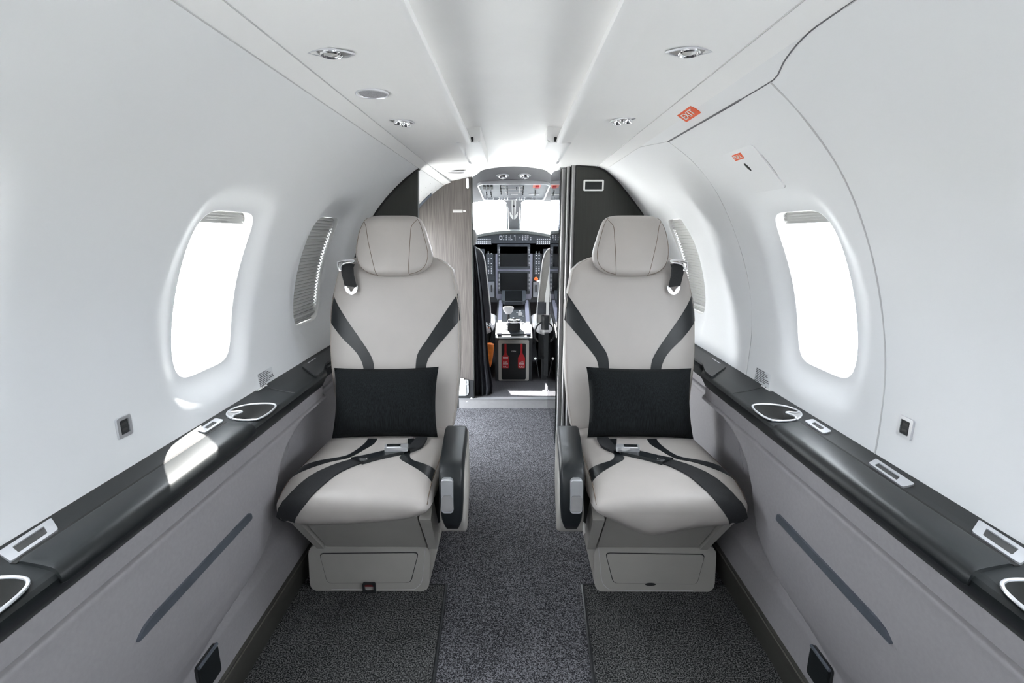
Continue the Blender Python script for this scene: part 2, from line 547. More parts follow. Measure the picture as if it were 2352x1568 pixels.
for s in (-1, 1):
    mb = MB()
    for x, z in ((CR * math.cos(TH1), CZ + CR * math.sin(TH1)), (0.3778, 1.4258)):
        if s > 0 and x > 0.40:
            mb.tube([(s * x, YB, z), (s * x, 0.70, z)], 0.0013, 6)
        else:
            mb.tube([(s * x, YB, z), (s * x, 3.055, z)], 0.0013, 6)
    mb.build('seam', M['seam'], ceil)
    # LED strip hidden in the cove, washing the centre panel
    mb = MB().box((min(s * 0.172, s * 0.184), YB, 1.470), (max(s * 0.172, s * 0.184), yE, 1.473)); mb.build('cove_light', M['cove'], ceil)
# closing sheet above the ceiling so no daylight leaks through the coves
mb = MB().box((-0.475, YB, 1.545), (0.475, 3.4, 1.56)); mb.build('upper_light_block', M['ceil'], ceil)
for s in (-1, 1):
    MB().box((min(s * 0.458, s * 0.475), YB, 1.386), (max(s * 0.458, s * 0.475), 3.06, 1.56)).build('side_light_block', M['ceil'], ceil)  # unseen side sheets added to stop sun leaking in at the ceiling edge

# exit hatch joints on the right wall ----------------------------------------
mb = MB()
sm = lambda th, y: cw(1, th, y, 0.0002)
rear = cr([sm(th_of(z), y) for y, z in ((0.937, 1.389), (0.945, 1.337), (0.955, 1.237), (0.972, 1.109), (0.980, 0.970), (0.978, 0.852), (0.976, 0.757), (0.968, 0.662))], 40)
mb.tube(rear, 0.0019, 6); mb.build('hatch_joint', M['seam'], wall_r)
mb = MB(); top = cr([sm(th_of(z), y) for y, z in ((0.60, 1.4095), (0.715, 1.410), (0.770, 1.4095), (0.818, 1.406), (0.871, 1.399), (0.91, 1.391), (0.955, 1.389), (1.16, 1.389))], 30)
mb.tube(top + [sm(th_of(1.390), 1.514)], [0.0013] * 24 + [0.0024] * 7, 6); mb.build('hatch_gap', M['print_dark'], wall_r)
mb = MB(); mb.tube(cr([sm(th_of(z), y) for y, z in ((1.514, 1.390), (1.60, 1.398), (1.689, 1.406), (1.753, 1.410), (2.0, 1.411), (2.33, 1.413))], 24), 0.0012, 6)
mb.tube(cr([sm(th_of(z), y) for y, z in ((1.514, 1.390), (1.50, 1.33), (1.511, 1.25), (1.543, 1.123), (1.554, 0.975), (1.56, 0.833), (1.559, 0.662))], 30), 0.0009, 6)
mb.build('hatch_seam', mat('faint_seam', (0.55, 0.55, 0.56), 0.6), wall_r)

# floor -------------------------------------------------------------------------
fl = MB().box((-0.80, YB, -0.03), (0.80, 3.06, 0.0)).build('floor', M['carpet']); tag(fl, kind='structure')
cf = MB().box((-0.72, 3.065, -0.03), (0.72, 4.75, 0.062)).build('floor_cockpit', M['carpet']); tag(cf, kind='structure')
st = MB().box((-0.36, 3.05, 0.0), (0.36, 3.068, 0.064)).build('trim_1', M['strip'], bevel=0.002); tag(st, kind='structure')
MB().box((-0.36, 3.045, 0.0635), (0.36, 3.085, 0.068)).build('threshold_edge', M['silver'], st, bevel=0.001)

for s, xi0, xi1, nm in ((-1, 0.209, 0.221, 'left'), (1, 0.197, 0.226, 'right')):
    k = (xi1 - xi0) / 0.355
    near = xi0 - k * 2.6
    near = max(near, 0.10)
    poly = [(s * near, -1.0), (s * xi1, 1.386), (s * 0.692, 1.386), (s * 0.692, -1.0)]
    t = thing('floor_mat', (s * 0.45, 0.3, 0), 'dark speckled carpet mat in front of the %s seat, %s of the aisle' % (nm, nm), 'mat', 'carpet mats either side of the aisle')
    MB().prism(poly, (0, 0, 0), (1, 0, 0), (0, 1, 0), (0, 0, 1), 0.0005, 0.006).build('pile', M['mat2'], t)
    MB().tube([(s * near, -1.0, 0.004), (s * xi1, 1.386, 0.004), (s * 0.685, 1.386, 0.004)], 0.0055, 6).build('edge_binding', M['dark'], t)

# rear bulkhead behind the camera
rb = MB().box((-0.80, YB - 0.03, 0.0), (0.80, YB, 1.56)).build('wall_rear', M['liner']); tag(rb, kind='structure')

# ------------------------------------------------------------------ side ledges and lower side panels
PROF = [(0.664, 0.5775), (0.6545, 0.5770), (0.6520, 0.5755), (0.6508, 0.5725), (0.6508, 0.568), (0.6520, 0.560), (0.6515, 0.54), (0.650, 0.50), (0.651, 0.45),
        (0.654, 0.40), (0.659, 0.35), (0.666, 0.30), (0.675, 0.26), (0.686, 0.23), (0.690, 0.219), (0.6925, 0.212), (0.6925, 0.18), (0.692, 0.14), (0.691, 0.104)]
YE = [(0.20, 0.80), (0.25, 0.98), (0.27, 1.09), (0.30, 1.145), (0.34, 1.185), (0.40, 1.205), (0.45, 1.22), (0.50, 1.255), (0.53, 1.30), (0.55, 1.355), (0.565, 1.42)]


def side_panel(s, nm):
    t = thing('lower_sidewall', (s * 0.68, 0.3, 0), 'taupe lower side panel under the dark ledge along the %s wall' % nm, 'panel')
    ys = [YB + 0.05 + (0.70 - YB - 0.05) * i / 8 for i in range(8)] + [0.70 + 1.0 * i / 200 for i in range(201)] + [1.75, 1.9, 2.1, 2.27]
    prof = []
    for (x0, z0), (x1, z1) in zip(PROF, PROF[1:]):
        k = max(1, int(abs(z1 - z0) / 0.006))
        prof += [(x0 + (x1 - x0) * i / k, z0 + (z1 - z0) * i / k) for i in range(k)]
    prof.append(PROF[-1])
    P = []
    for y in ys:
        row = []
        for x, z in prof:
            if 0.21 < z < 0.572:
                f = ss((y - interp(z, YE)) / 0.075 + 0.1); xr = 0.708 if z < 0.55 else 0.708 - (z - 0.55) * 2.0
                x = x + (max(x, xr) - x) * f * ss((z - 0.20) / 0.05)
            if z >= 0.55:
                x += 0.040 * ss((y - 1.60) / 0.08) * ss((z - 0.55) / 0.02)
            row.append(V((s * x, y, z)))
        P.append(row)
    MB().grid(P).build('panel_shell', M['panel'], t, sharp=75)
    sp_ = [(0.672, 0.6175), (0.663, 0.6165), (0.6600, 0.6145), (0.6593, 0.611), (0.6618, 0.577)]
    MB().grid([[V((s * (x + 0.040 * ss((y - 1.60) / 0.08)), y, z)) for x, z in sp_] for y in [YB + 0.05] + [1.58 + 0.02 * i for i in range(8)] + [2.27]]).build('top_strip', M['panel'], t, sharp=30)
    kp = [(0.691, 0.104), (0.684, 0.101), (0.682, 0.095), (0.687, 0.06), (0.693, 0.0), (0.72, 0.0)]
    extr([(s * x, z) for x, z in kp], YB + 0.05, 2.27).build('kick_strip', M['kick'], t, sharp=30)
    MB().tube([(s * 0.6815, YB + 0.05, 0.099), (s * 0.6815, 2.27, 0.099)], 0.0022, 6).build('kick_bead', mat('kick_bead', (0.10, 0.095, 0.08), 0.3), t)
    # recessed pull with a dark blade
    lip = rpoly([(1.088, 0.4365), (1.084, 0.4655), (0.735, 0.4655), (0.700, 0.440), (0.698, 0.4365)], 0.012)
    MB().prism(lip, (s * 0.6525, 0, 0), (0, 1, 0), (0, 0, 1), (-s, 0, 0), -0.004, 0.0012).build('pull_surround', M['panel'], t, bevel=0.001)
    bl = rpoly([(1.082, 0.4405), (1.078, 0.4600), (0.745, 0.4600), (0.722, 0.4555), (0.703, 0.4405)], 0.008)
    MB().prism(bl, (s * 0.6525, 0, 0), (0, 1, 0), (0, 0, 1), (-s, 0, 0), -0.004, 0.007).build('pull_blade', M['handle'], t, bevel=0.0045, bseg=3)
    # seam in the recess
    MB().tube(cr([(s * 0.6545, 1.385, 0.560), (s * 0.700, 1.43, 0.53), (s * 0.7075, 1.42, 0.47), (s * 0.7075, 1.38, 0.42)], 14), 0.0012, 6).build('seam', M['panel'], t)
    # power outlet with hinged lid near the floor
    o = thing('power_outlet', (s * 0.692, 0.91, 0.13), 'dark flip-lid power outlet low on the %s side panel' % nm, 'outlet', 'flip-lid power outlets')
    fr = (V((s * 0.692, 0.911, 0.172)), V((0, 1, 0)), V((0, 0, 1)), V((-s, 0, 0)))
    MB().prism(rrect(-0.036, 0.036, -0.040, 0.036, 0.006), *fr, -0.004, 0.004).build('back_plate', M['dark'], o, bevel=0.001)
    MB().prism(rrect(-0.033, 0.033, -0.038, 0.030, 0.006), *fr, 0.004, 0.010).build('lid', M['ledge'], o, bevel=0.002)
    mb = MB(); mb.tube([fr[0] + V((-s * 0.008, -0.033, 0.034)), fr[0] + V((-s * 0.008, 0.033, 0.034))], 0.004, 8); mb.build('hinge', M['handle'], o)
    return t


LEDGE = [(0.774, 0.622), (0.774, 0.6695), (0.766, 0.669), (0.74, 0.6665), (0.700, 0.6655), (0.654, 0.6645), (0.645, 0.662), (0.640, 0.656), (0.641, 0.648), (0.652, 0.628), (0.658, 0.617), (0.668, 0.613)]


def cup_outline():
    pts = [(-0.060, -0.048), (-0.064, -0.018), (-0.052, 0.020), (-0.022, 0.050), (0.012, 0.058), (0.040, 0.046), (0.056, 0.018), (0.060, -0.018), (0.050, -0.044), (0.02, -0.056), (-0.03, -0.057)]
    c = [V((p[0], p[1], 0)) for p in pts]; c.append(c[0]); return cr(c, 61)[:-1]


def ledge(s, nm):
    t = thing('side_ledge', (s * 0.71, 0.3, 0.61), 'long charcoal armrest ledge below the windows of the %s wall' % nm, 'ledge')
    dx = lambda y, x: 0.030 * ss((y - 1.60) / 0.08) * ss((0.70 - x) / 0.05)
    body = MB().loft([[V((s * (x + dx(y, x)), y, z)) for x, z in LEDGE] for y in [YB + 0.05, 0.3, 0.9, 1.3] + [1.58 + 0.02 * i for i in range(7)] + [1.9, 2.268]])
    cut = MB()
    for yc in (1.222, 0.522):
        c = cup_outline()
        cut.loft([[V((s * (0.7005 + p.y * 0.955 * f), yc + p.x * 0.985 * f, z)) for p in c] for z, f in ((0.630, 0.87), (0.637, 0.895), (0.646, 0.94), (0.656, 1.0), (0.70, 1.0))])
    bo_ = body.build('ledge_body', M['ledge'], None, sharp=45); co_ = cut.build('cutter', M['cup'])
    md = bo_.modifiers.new('b', 'BOOLEAN'); md.operation = 'DIFFERENCE'; md.object = co_; md.solver = 'EXACT'
    bpy.context.view_layer.update()
    me = bpy.data.meshes.new_from_object(bo_.evaluated_get(bpy.context.evaluated_depsgraph_get()))
    w_ = V(bo_.location); bpy.data.objects.remove(bo_, do_unlink=True); bpy.data.objects.remove(co_, do_unlink=True)
    me.materials.clear(); me.materials.append(M['ledge'])
    for p in me.polygons: p.use_smooth = True
    me.set_sharp_from_angle(angle=R(40))
    bo_ = bpy.data.objects.new('ledge_body', me); COL.objects.link(bo_); put(bo_, w_, t)
    # lift-up padded lid that overhangs the aisle edge
    out = [(0.716, 0.662), (0.714, 0.6695), (0.708, 0.6715), (0.67, 0.6735), (0.652, 0.6735), (0.643, 0.6715), (0.6365, 0.666), (0.633, 0.656), (0.6335, 0.648), (0.637, 0.645), (0.642, 0.648), (0.645, 0.658)]
    rings = []
    for y, f in ((1.147, 0.82), (1.144, 1.0), (1.10, 1.0), (0.9, 1.0), (0.7, 1.0), (0.622, 1.0), (0.615, 0.85)):
        ring = []
        for x, z in out:
            yy = y
            if y < 0.63: yy = y - (0.716 - x) / 0.08 * 0.02
            if y > 1.12: yy = y - (0.716 - x) / 0.08 * 0.022
            ring.append(V((s * (0.675 + (x - 0.675) * (0.97 if f < 1 else 1)), yy, 0.660 + (z - 0.660) * f)))
        rings.append(ring)
    MB().loft(rings).build('armrest_lid', M['ledge'], t, sharp=50)
    MB().prism([(1.149, 0.7225), (0.612, 0.7225), (0.612, 0.7140), (1.147, 0.7140)], (0, 0, 0), (0, 1, 0), (s, 0, 0), (0, 0, 1), 0.664, 0.6676).build('lid_gap', M['gap'], t)
    # joint across the ledge ahead of the cup holder, and the hinged lid beside the seat
    MB().tube([(s * 0.770, 1.432, 0.6695), (s * 0.70, 1.40, 0.6662), (s * 0.655, 1.385, 0.6652), (s * 0.640, 1.377, 0.656), (s * 0.652, 1.372, 0.628)], 0.0009, 6).build('joint', M['cup'] if s < 0 else M['gap'], t)
    MB().prism(rpoly([(1.665, 0.752), (1.535, 0.648), (1.60, 0.652), (1.70, 0.680), (2.1, 0.680), (2.1, 0.752)], 0.015), (0, 0, 0), (0, 1, 0), (s, 0, 0), (0, 0, 1), 0.664, 0.6715).build('table_lid', M['dark'], t, bevel=0.002)
    MB().box((min(s * 0.742, s * 0.746), 1.70, 0.6712), (max(s * 0.742, s * 0.746), 1.77, 0.6722)).build('pull_tab', M['silver'], t)
    return t


def cup_holder(s, y, nm, label):
    t = thing('cup_holder', (s * 0.70, y, 0.64), label, 'cup holder', 'silver-rimmed cup holders in the ledges')
    # D-shaped opening with a small hook on the wall side; local (dy, dx towards the wall)
    c = cup_outline()
    w = lambda p, z: V((s * (0.7005 + p.y * 0.98), y + p.x, z))
    MB().tube([w(p, 0.668) for p in c], 0.0027, 8, closed=True).build('rim', M['silver'], t)
    MB().loft([[w(p * f, z) for p in c] for f, z in ((0.965, 0.668), (0.955, 0.657), (0.90, 0.647), (0.86, 0.638), (0.80, 0.6325), (0.5, 0.632), (0.05, 0.632))], caps=False).build('well', M['cup'], t)
    hook = cr([w(V((-0.057, -0.015 + 0.03, 0)), 0.6695), w(V((-0.040, 0.022, 0)), 0.671), w(V((-0.022, 0.018, 0)), 0.671), w(V((-0.012, 0.014, 0)), 0.671), w(V((-0.008, 0.024, 0)), 0.671), w(V((-0.012, 0.040, 0)), 0.671), w(V((-0.004, 0.054, 0)), 0.6695)], 30)
    MB().tube(hook, 0.0023, 8).build('hook', M['silver'], t)
    web = [(q.y - y, abs(q.x) - 0.7005) for q in hook] + [(-0.02, 0.05), (-0.045, 0.028)]
    MB().prism(web, (s * 0.7005, y, 0), (0, 1, 0), (s, 0, 0), (0, 0, 1), 0.6675, 0.6692).build('hook_web', M['strip'], t)
    return t


def vent_frame(s, pts, inner, label, r=0.006):
    cx = sum(abs(p[0]) for p in pts) / 4; cy = sum(p[1] for p in pts) / 4
    t = thing('switch_bezel', (s * cx, cy, 0.668), label, 'bezel', 'silver bezels along the ledges')
    fr = ((0, 0, 0), (s, 0, 0), (0, 1, 0), (0, 0, 1))
    MB().ring(rpoly(pts, r), rpoly(inner, r * 0.5), *fr, 0.666, 0.6705).build('frame', M['silver'], t, bevel=0.0008)
    MB().prism(rpoly(inner, r * 0.5), *fr, 0.666, 0.6682).build('insert', M['cup'], t)
    return t


for s, nm in ((-1, 'left'), (1, 'right')):
    side_panel(s, nm); ledge(s, nm)
    cup_holder(s, 1.222, nm, 'silver-rimmed cup holder with hooked notch in the %s ledge beside the seat' % nm)
    t = cup_holder(s, 0.522, nm, 'silver-rimmed cup holder at the near end of the %s ledge, cut by the picture edge' % nm)
    vent_frame(s, [(0.7215, 0.612), (0.724, 0.690), (0.7655, 0.722), (0.762, 0.632)][::-1], [(0.730, 0.632), (0.732, 0.680), (0.755, 0.698), (0.753, 0.645)][::-1],
               'silver slanted bezel with dark insert near the camera end of the %s ledge' % nm, 0.006)
    vent_frame(s, [(0.728, 1.075), (0.730, 1.155), (0.760, 1.168), (0.757, 1.088)][::-1], [(0.736, 1.097), (0.737, 1.137), (0.751, 1.145), (0.750, 1.106)][::-1],
               'small silver rectangular bezel behind the cup holder on the %s ledge' % nm, 0.008)
vent_frame(1, [(0.722, 0.828), (0.728, 0.925), (0.758, 0.945), (0.754, 0.838)][::-1], [(0.7305, 0.853), (0.733, 0.915), (0.749, 0.924), (0.747, 0.866)][::-1],
           'long silver slanted bezel midway along the right ledge', 0.005)

# ------------------------------------------------------------------ wall fittings
for s, nm in ((-1, 'left'), (1, 'right')):
    o, ay, up, n = wall_frame(s, th_of(0.754), 0.909)
    t = thing('usb_port', o, 'silver framed twin USB socket low on the white %s wall' % nm, 'socket', 'silver framed wall sockets')
    MB().ring(rrect(-0.018, 0.018, -0.021, 0.021, 0.004), rrect(-0.011, 0.011, -0.0145, 0.0145, 0.0015), o, ay, up, n, -0.002, 0.004).build('frame', M['silver'], t, bevel=0.001)
    MB().prism(rrect(-0.011, 0.011, -0.0145, 0.0145, 0.0015), o, ay, up, n, -0.002, 0.002).build('insert', M['dark'], t)
    for k in (-1, 1):
        MB().prism(rrect(-0.0065, 0.0065, -0.0028, 0.0028, 0.0008), o + up * k * 0.006, ay, up, n, 0.0015, 0.0026).build('port', M['cup'], t, bevel=0.0004)
    # placard: rows of tiny print
    z0 = 0.690
    o, ay, up, n = wall_frame(s, th_of(z0), 1.462)
    t = thing('placard', o, 'small clear placard of fine print on the white %s wall above the ledge' % nm, 'placard', 'fine-print wall placards')
    MB().prism(rrect(-0.045, 0.045, -0.024, 0.022, 0.003), o, ay, up, n, -0.001, 0.0006).build('label', M['clear'], t)
    mb = MB()
    for r_ in range(8):
        zz = 0.018 - r_ * 0.0053; x = -0.042
        L = (0.05, 0.065, 0.07, 0.06, 0.08, 0.084, 0.06, 0.03)[r_]
        while x < -0.042 + L:
            w_ = random.uniform(0.004, 0.011); mb.prism([(x, zz), (x + w_, zz), (x + w_, zz + 0.0026), (x, zz + 0.0026)], o, ay * (-s), up, n, 0.0004, 0.0011); x += w_ + 0.002
    tag(mb.build('print', M['print_dark'], t), kind='stuff')
    # arrow label on the ledge
    o = V((s * 0.7665, 1.425, 0.6700))
    t = thing('arrow_label', o, 'tiny white forward arrow label on the %s ledge under the placard' % nm, 'label', 'arrow labels on the ledges')
    ar = [(0.022, 0), (0.012, 0.006), (0.012, 0.0018), (0.002, 0.0018), (0.002, -0.0018), (0.012, -0.0018), (0.012, -0.006)]
    fr = (o, V((0, 1, 0)), V((-s, 0, 0)), V((0, 0, 1)))
    MB().prism(ar, *fr, -0.001, 0.0012).build('arrow', M['white'], t)
    mb = MB()
    for k in range(2):
        mb.prism([(-0.035, 0.003 - k * 0.006), (-0.002, 0.003 - k * 0.006), (-0.002, 0.0 - k * 0.006), (-0.035, 0.0 - k * 0.006)], *fr, -0.001, 0.0010)
    mb.build('print', M['white'], t)

# EXIT placard on the strip panel above the hatch
o, ay, up, n = V((0.4190, 1.262, 1.4085)), V((0, 1, 0)), V((-0.85, 0, 0.5268)).normalized(), V((-0.5268, 0, -0.85)).normalized()
t = thing('exit_sign', o, 'orange-red EXIT placard on the ceiling strip above the right hatch', 'sign')
MB().prism(rrect(-0.047, 0.047, -0.0145, 0.0145, 0.001), o, ay, up, n, -0.004, 0.0010).build('plate', M['signred'], t)
lettering('lettering', 'EXIT', 0.0265, o + n * 0.0018 - up * 0.0005, -ay, up, M['white'], t, sx=1.30)

# PULL cover plate with thumb slot
o, ay, up, n = wall_frame(1, th_of(1.279), 1.238)
t = thing('hatch_handle_cover', o, 'white handle cover plate marked PULL on the right exit hatch', 'cover')
hh = 0.063
P0 = MB()
rows = []
for k in range(9):
    a_ = -hh + 2 * hh * k / 8
    rows.append(a_)
ring_o = rpoly([(-0.083, -hh), (0.083, -hh), (0.078, hh), (-0.080, hh)], 0.014)
MB().prism(ring_o, o, ay, up, n, -0.003, 0.0035).build('plate', M['liner'], t, bevel=0.002)
MB().prism(rpoly([(-0.085, -hh - 0.002), (0.085, -hh - 0.002), (0.080, hh + 0.002), (-0.082, hh + 0.002)], 0.015), o, ay, up, n, -0.004, 0.0006).build('joint', M['seam'], t)
q = o + ay * 0.012 + up * 0.045 + n * 0.0036
MB().prism(rrect(-0.0235, 0.0235, -0.0085, 0.0085, 0.001), q, ay, up, n, -0.001, 0.0006).build('pull_label', M['signred'], t)
lettering('lettering', 'PULL', 0.0150, q + n * 0.001, -ay, up, M['white'], t, sx=1.15)
sl = [(0.022 * math.cos(2 * math.pi * k / 24) * (1), 0.0065 * math.sin(2 * math.pi * k / 24)) for k in range(24)]
d1 = (up * -1.0 + ay * -0.35).normalized(); d2 = n.cross(d1)
MB().prism([(0.0125 * math.cos(2 * math.pi * k / 24), 0.005 * math.sin(2 * math.pi * k / 24)) for k in range(24)], o + up * 0.012 + ay * 0.004, d1, d2, n, 0.0, 0.0042).build('thumb_slot', M['gap'], t)

# reading lights, speaker -------------------------------------------------------
CN = V((0, 0, -1))


def eye_light(x, y, tw, kind, label):
    z = 1.4262 + (0.377 - abs(x)) * 0.055
    t = thing('reading_light', (x, y, z), label, 'ceiling light', 'eye-shaped ceiling lights')
    fr = (V((x, y, z)), V((math.cos(tw), math.sin(tw), 0)), V((-math.sin(tw), math.cos(tw), 0)), CN)
    half = 0.040
    lens = []
    for k in range(21):
        u = -1 + 2 * k / 20; lens.append((half * u, 0.021 * (1 - u * u)))
    for k in range(1, 20):
        u = 1 - 2 * k / 20; lens.append((half * u, -0.021 * (1 - u * u)))
    inn = [(a * 0.9, b * 0.86) for a, b in lens]
    MB().ring(lens, inn, *fr, -0.001, 0.0018).build('bezel', M['silver'], t, bevel=0.0005)
    MB().prism(inn, *fr, -0.002, 0.0006).build('dish', M['strip'], t)
    if kind == 0:
        MB().lathe(fr[0], CN, [(0.0185, 0.0), (0.0185, 0.003), (0.0165, 0.005), (0.0140, 0.0035), (0.013, 0.001)]).build('lamp_ring', M['chrome'], t)
        MB().lathe(fr[0], CN, [(0.013, 0.001), (0.012, 0.003), (0.006, 0.0045), (0.001, 0.005)]).build('lens', M['lens'], t)
    else:
        for k in (-1, 1):
            c = fr[0] + fr[1] * 0.014 * k + fr[2] * 0.004 * k
            MB().lathe(c, CN, [(0.0125, -0.001), (0.0125, 0.008), (0.011, 0.010), (0.009, 0.008), (0.008, 0.003), (0.001, 0.003)]).build('lamp_ring', M['chrome'], t)
    return t


eye_light(-0.312, 0.918, 0.10, 0, 'eye-shaped silver ceiling light, the nearer one left of the aisle')
eye_light(0.298, 0.916, -0.05, 0, 'eye-shaped silver ceiling light, the nearer one right of the aisle')
eye_light(-0.308, 1.442, 0.75, 1, 'twin-spot silver ceiling light left of the aisle, beyond the speaker')
eye_light(0.296, 1.428, -0.75, 1, 'twin-spot silver ceiling light right of the aisle, beside the exit placard')
x, y = -0.313, 1.167; z = 1.4262 + (0.377 - 0.313) * 0.055
t = thing('ceiling_speaker', (x, y, z), 'round perforated speaker grille in the left ceiling panel', 'speaker')
MB().lathe((x, y, z), CN, [(0.0365, -0.002), (0.0360, 0.002), (0.0335, 0.003), (0.032, 0.001), (0.032, -0.002)]).build('rim', M['silver'], t)
MB().lathe((x, y, z), CN, [(0.033, 0.0008), (0.02, 0.0012), (0.001, 0.0014)]).build('grille', M['mesh'], t)
MB().lathe((-0.293, 2.60, 1.4305), CN, [(0.042, -0.003), (0.042, 0.0015), (0.036, 0.003), (0.02, 0.002), (0.001, 0.002)]).build('entry_light', M['silver'])
tag(bpy.data.objects['entry_light'], 'round flush light in the entry ceiling ahead of the left bulkhead', 'ceiling light')

# ------------------------------------------------------------------ seats
def seat(sx, cx, left):
    side = 'left' if left else 'right'
    P = lambda a, y, z: V((cx + sx * a, y, z))
    root = thing('cabin_seat', (cx, 1.55, 0), ('beige leather cabin seat left of the aisle, red strap loop on its base' if left else 'beige leather cabin seat right of the aisle, dark notch in its base'), 'seat', 'pair of beige leather cabin seats')
    AX, AZ, AN = V((sx, 0, 0)), V((0, 0, 1)), V((0, -1, 0))
    O = V((cx, 0, 0))
    # base: front frame and body behind it
    fo = rpoly([(-0.220, 0.004), (0.164, 0.004), (0.172, 0.172), (-0.212, 0.172)], 0.034)
    MB().prism(fo, O + V((0, 1.39, 0)), AX, AZ, AN, -0.01, 0.034).build('base_frame', M['leather2'], root, bevel=0.006, bseg=3)
    bo = rpoly([(-0.205, 0.002), (0.158, 0.002), (0.205, 0.20), (-0.20, 0.20)], 0.02)
    MB().prism(bo, O + V((0, 1.385, 0)), AX, AZ, AN, -0.40, 0.0).build('base', M['leather2'], root, bevel=0.008)
    pn = rpoly([(-0.176, 0.142), (0.134, 0.146), (0.105, 0.040), (-0.160, 0.037)][::-1], 0.014)
    pg = rpoly([(-0.1785, 0.1445), (0.1365, 0.1485), (0.107, 0.0375), (-0.162, 0.0345)][::-1], 0.015)
    FO = O + V((0, 1.356, 0))
    MB().prism(pg, FO, AX, AZ, AN, -0.004, 0.0006).build('panel_gap', M['gap'], root)
    MB().prism(pn, FO, AX, AZ, AN, -0.004, 0.0030).build('base_panel', M['leather2'], root, bevel=0.0015)
    MB().tube(cr([FO + AX * x + AZ * z + AN * 0.0005 for x, z in ((0.158, 0.165), (0.150, 0.10), (0.142, 0.045), (0.125, 0.020), (0.09, 0.012), (-0.15, 0.012))], 30), 0.0010, 6).build('base_seam', M['seam'], root)
    if left:
        c = FO + AX * -0.026 + AZ * 0.026
        MB().prism(rrect(-0.016, 0.016, 0.002, 0.016, 0.003), c, AX, AZ, AN, 0.0, 0.008).build('strap_loop', M['darkred'], root, bevel=0.002)
        MB().ring(rrect(-0.021, 0.021, -0.021, 0.017, 0.007), rrect(-0.014, 0.014, -0.014, 0.011, 0.006), c, AX, AZ, AN, 0.004, 0.010).build('buckle_ring', M['dark'], root, bevel=0.002)
    else:
        c = FO + AX * -0.012 + AZ * 0.036
        MB().prism([(0.017 * math.cos(k * math.pi / 12), 0.0055 * math.sin(k * math.pi / 12)) for k in range(24)], c, AX, AZ, AN, 0.0, 0.0036).build('notch', M['gap'], root)
    # leg rest folded under the cushion: centre pad between two side cheeks
    tl, tr_, bl, br = P(-0.165, 1.232, 0.352), P(0.163, 1.232, 0.352), P(-0.150, 1.352, 0.172), P(0.163, 1.352, 0.172)
    nn = V((0, -0.83, -0.55))
    def slab(q, d0, d1): return MB().loft([[p + nn * d for p in q] for d in (d0, d1)])
    slab([tl, tr_, br, bl], -0.05, 0.002).build('leg_rest', M['leather2'], root, bevel=0.004)
    slab([P(-0.196, 1.225, 0.352), P(-0.172, 1.225, 0.352), P(-0.156, 1.348, 0.172), P(-0.178, 1.348, 0.172)], -0.06, 0.006).build('leg_rest_cheek', M['leather2'], root, bevel=0.005)
    slab([P(0.171, 1.225, 0.352), P(0.204, 1.225, 0.352), P(0.196, 1.348, 0.172), P(0.171, 1.348, 0.172)], -0.06, 0.006).build('leg_rest_cheek', M['leather2'], root, bevel=0.005)
    slab([P(-0.18, 1.245, 0.345), P(0.19, 1.245, 0.345), P(0.19, 1.345, 0.185), P(-0.17, 1.345, 0.185)], -0.05, -0.012).build('leg_rest_frame', M['gap'], root)
    # cushion
    stn = [(1.140, 0.424, 0.006, 0.160, 0.012), (1.1425, 0.424, 0.020, 0.182, 0.011), (1.150, 0.422, 0.034, 0.196, 0.010), (1.168, 0.419, 0.046, 0.204, 0.009), (1.20, 0.417, 0.0545, 0.208, 0.008), (1.25, 0.418, 0.0585, 0.208, 0.007),
           (1.32, 0.416, 0.058, 0.207, 0.006), (1.42, 0.414, 0.055, 0.206, 0.008), (1.52, 0.412, 0.055, 0.204, 0.010), (1.60, 0.412, 0.054, 0.202, 0.012), (1.66, 0.41, 0.045, 0.195, 0.012), (1.675, 0.41, 0.02, 0.17, 0.012)]
    tab = lambda k: [(q[0], q[k]) for q in stn]
    ys = [1.140, 1.1425, 1.146, 1.150, 1.158, 1.168, 1.182, 1.20] + [1.225 + 0.025 * i for i in range(16)] + [1.62, 1.64, 1.66, 1.675]
    cm = MB(); rings = []
    for y in ys:
        zc, hh_, hw, ca = (interp(y, tab(k)) for k in (1, 2, 3, 4))
        ring = []
        for x, z in sel(hw, hh_, 3.6, 72):
            zz = zc + z
            g_ = hh_ / 0.056
            if z > 0:                       # side bolsters a touch higher than the middle, front edge crowned
                zz += g_ * (0.006 * (x / hw) ** 2 * ss((y - 1.15) / 0.1) - 0.008 * ss((1.26 - y) / 0.1) * (x / hw) ** 4)
            if z < 0 and y < 1.30:
                k = ss((1.30 - y) / 0.10) * g_
                zz += k * (0.016 * (x / hw) - 0.004 + 0.008 * (x / hw) ** 2)
                if not left:
                    zz -= k * 0.046 * math.exp(-((x - 0.045) / 0.085) ** 2) * (abs(z) / hh_) ** 2
            ring.append(P(ca + x, y, zz))
        rings.append(ring)
    cm.loft(rings); cb = cm.bvh()
    cush = cm.build('seat_cushion', M['leather'], root, sharp=70)
    dn = (0, 0, -1)
    C2 = lambda L: [P(a, y, 0.47) for a, y in L]
    strip_on(cb, C2([(-0.045, 1.50), (-0.045, 1.459), (-0.060, 1.392), (-0.081, 1.356), (-0.143, 1.331), (-0.197, 1.308)]),
             C2([(-0.014, 1.50), (-0.014, 1.459), (-0.030, 1.415), (-0.045, 1.373), (-0.066, 1.340), (-0.105, 1.318), (-0.197, 1.240)]), dn).build('cushion_stripe', M['black'], cush)
    strip_on(cb, C2([(0.085, 1.50), (0.096, 1.45), (0.103, 1.403), (0.096, 1.369), (0.097, 1.340), (0.150, 1.288), (0.208, 1.236)]),
             C2([(0.120, 1.50), (0.120, 1.45), (0.118, 1.403), (0.122, 1.360), (0.142, 1.330), (0.208, 1.305)]), dn).build('cushion_stripe', M['black'], cush)
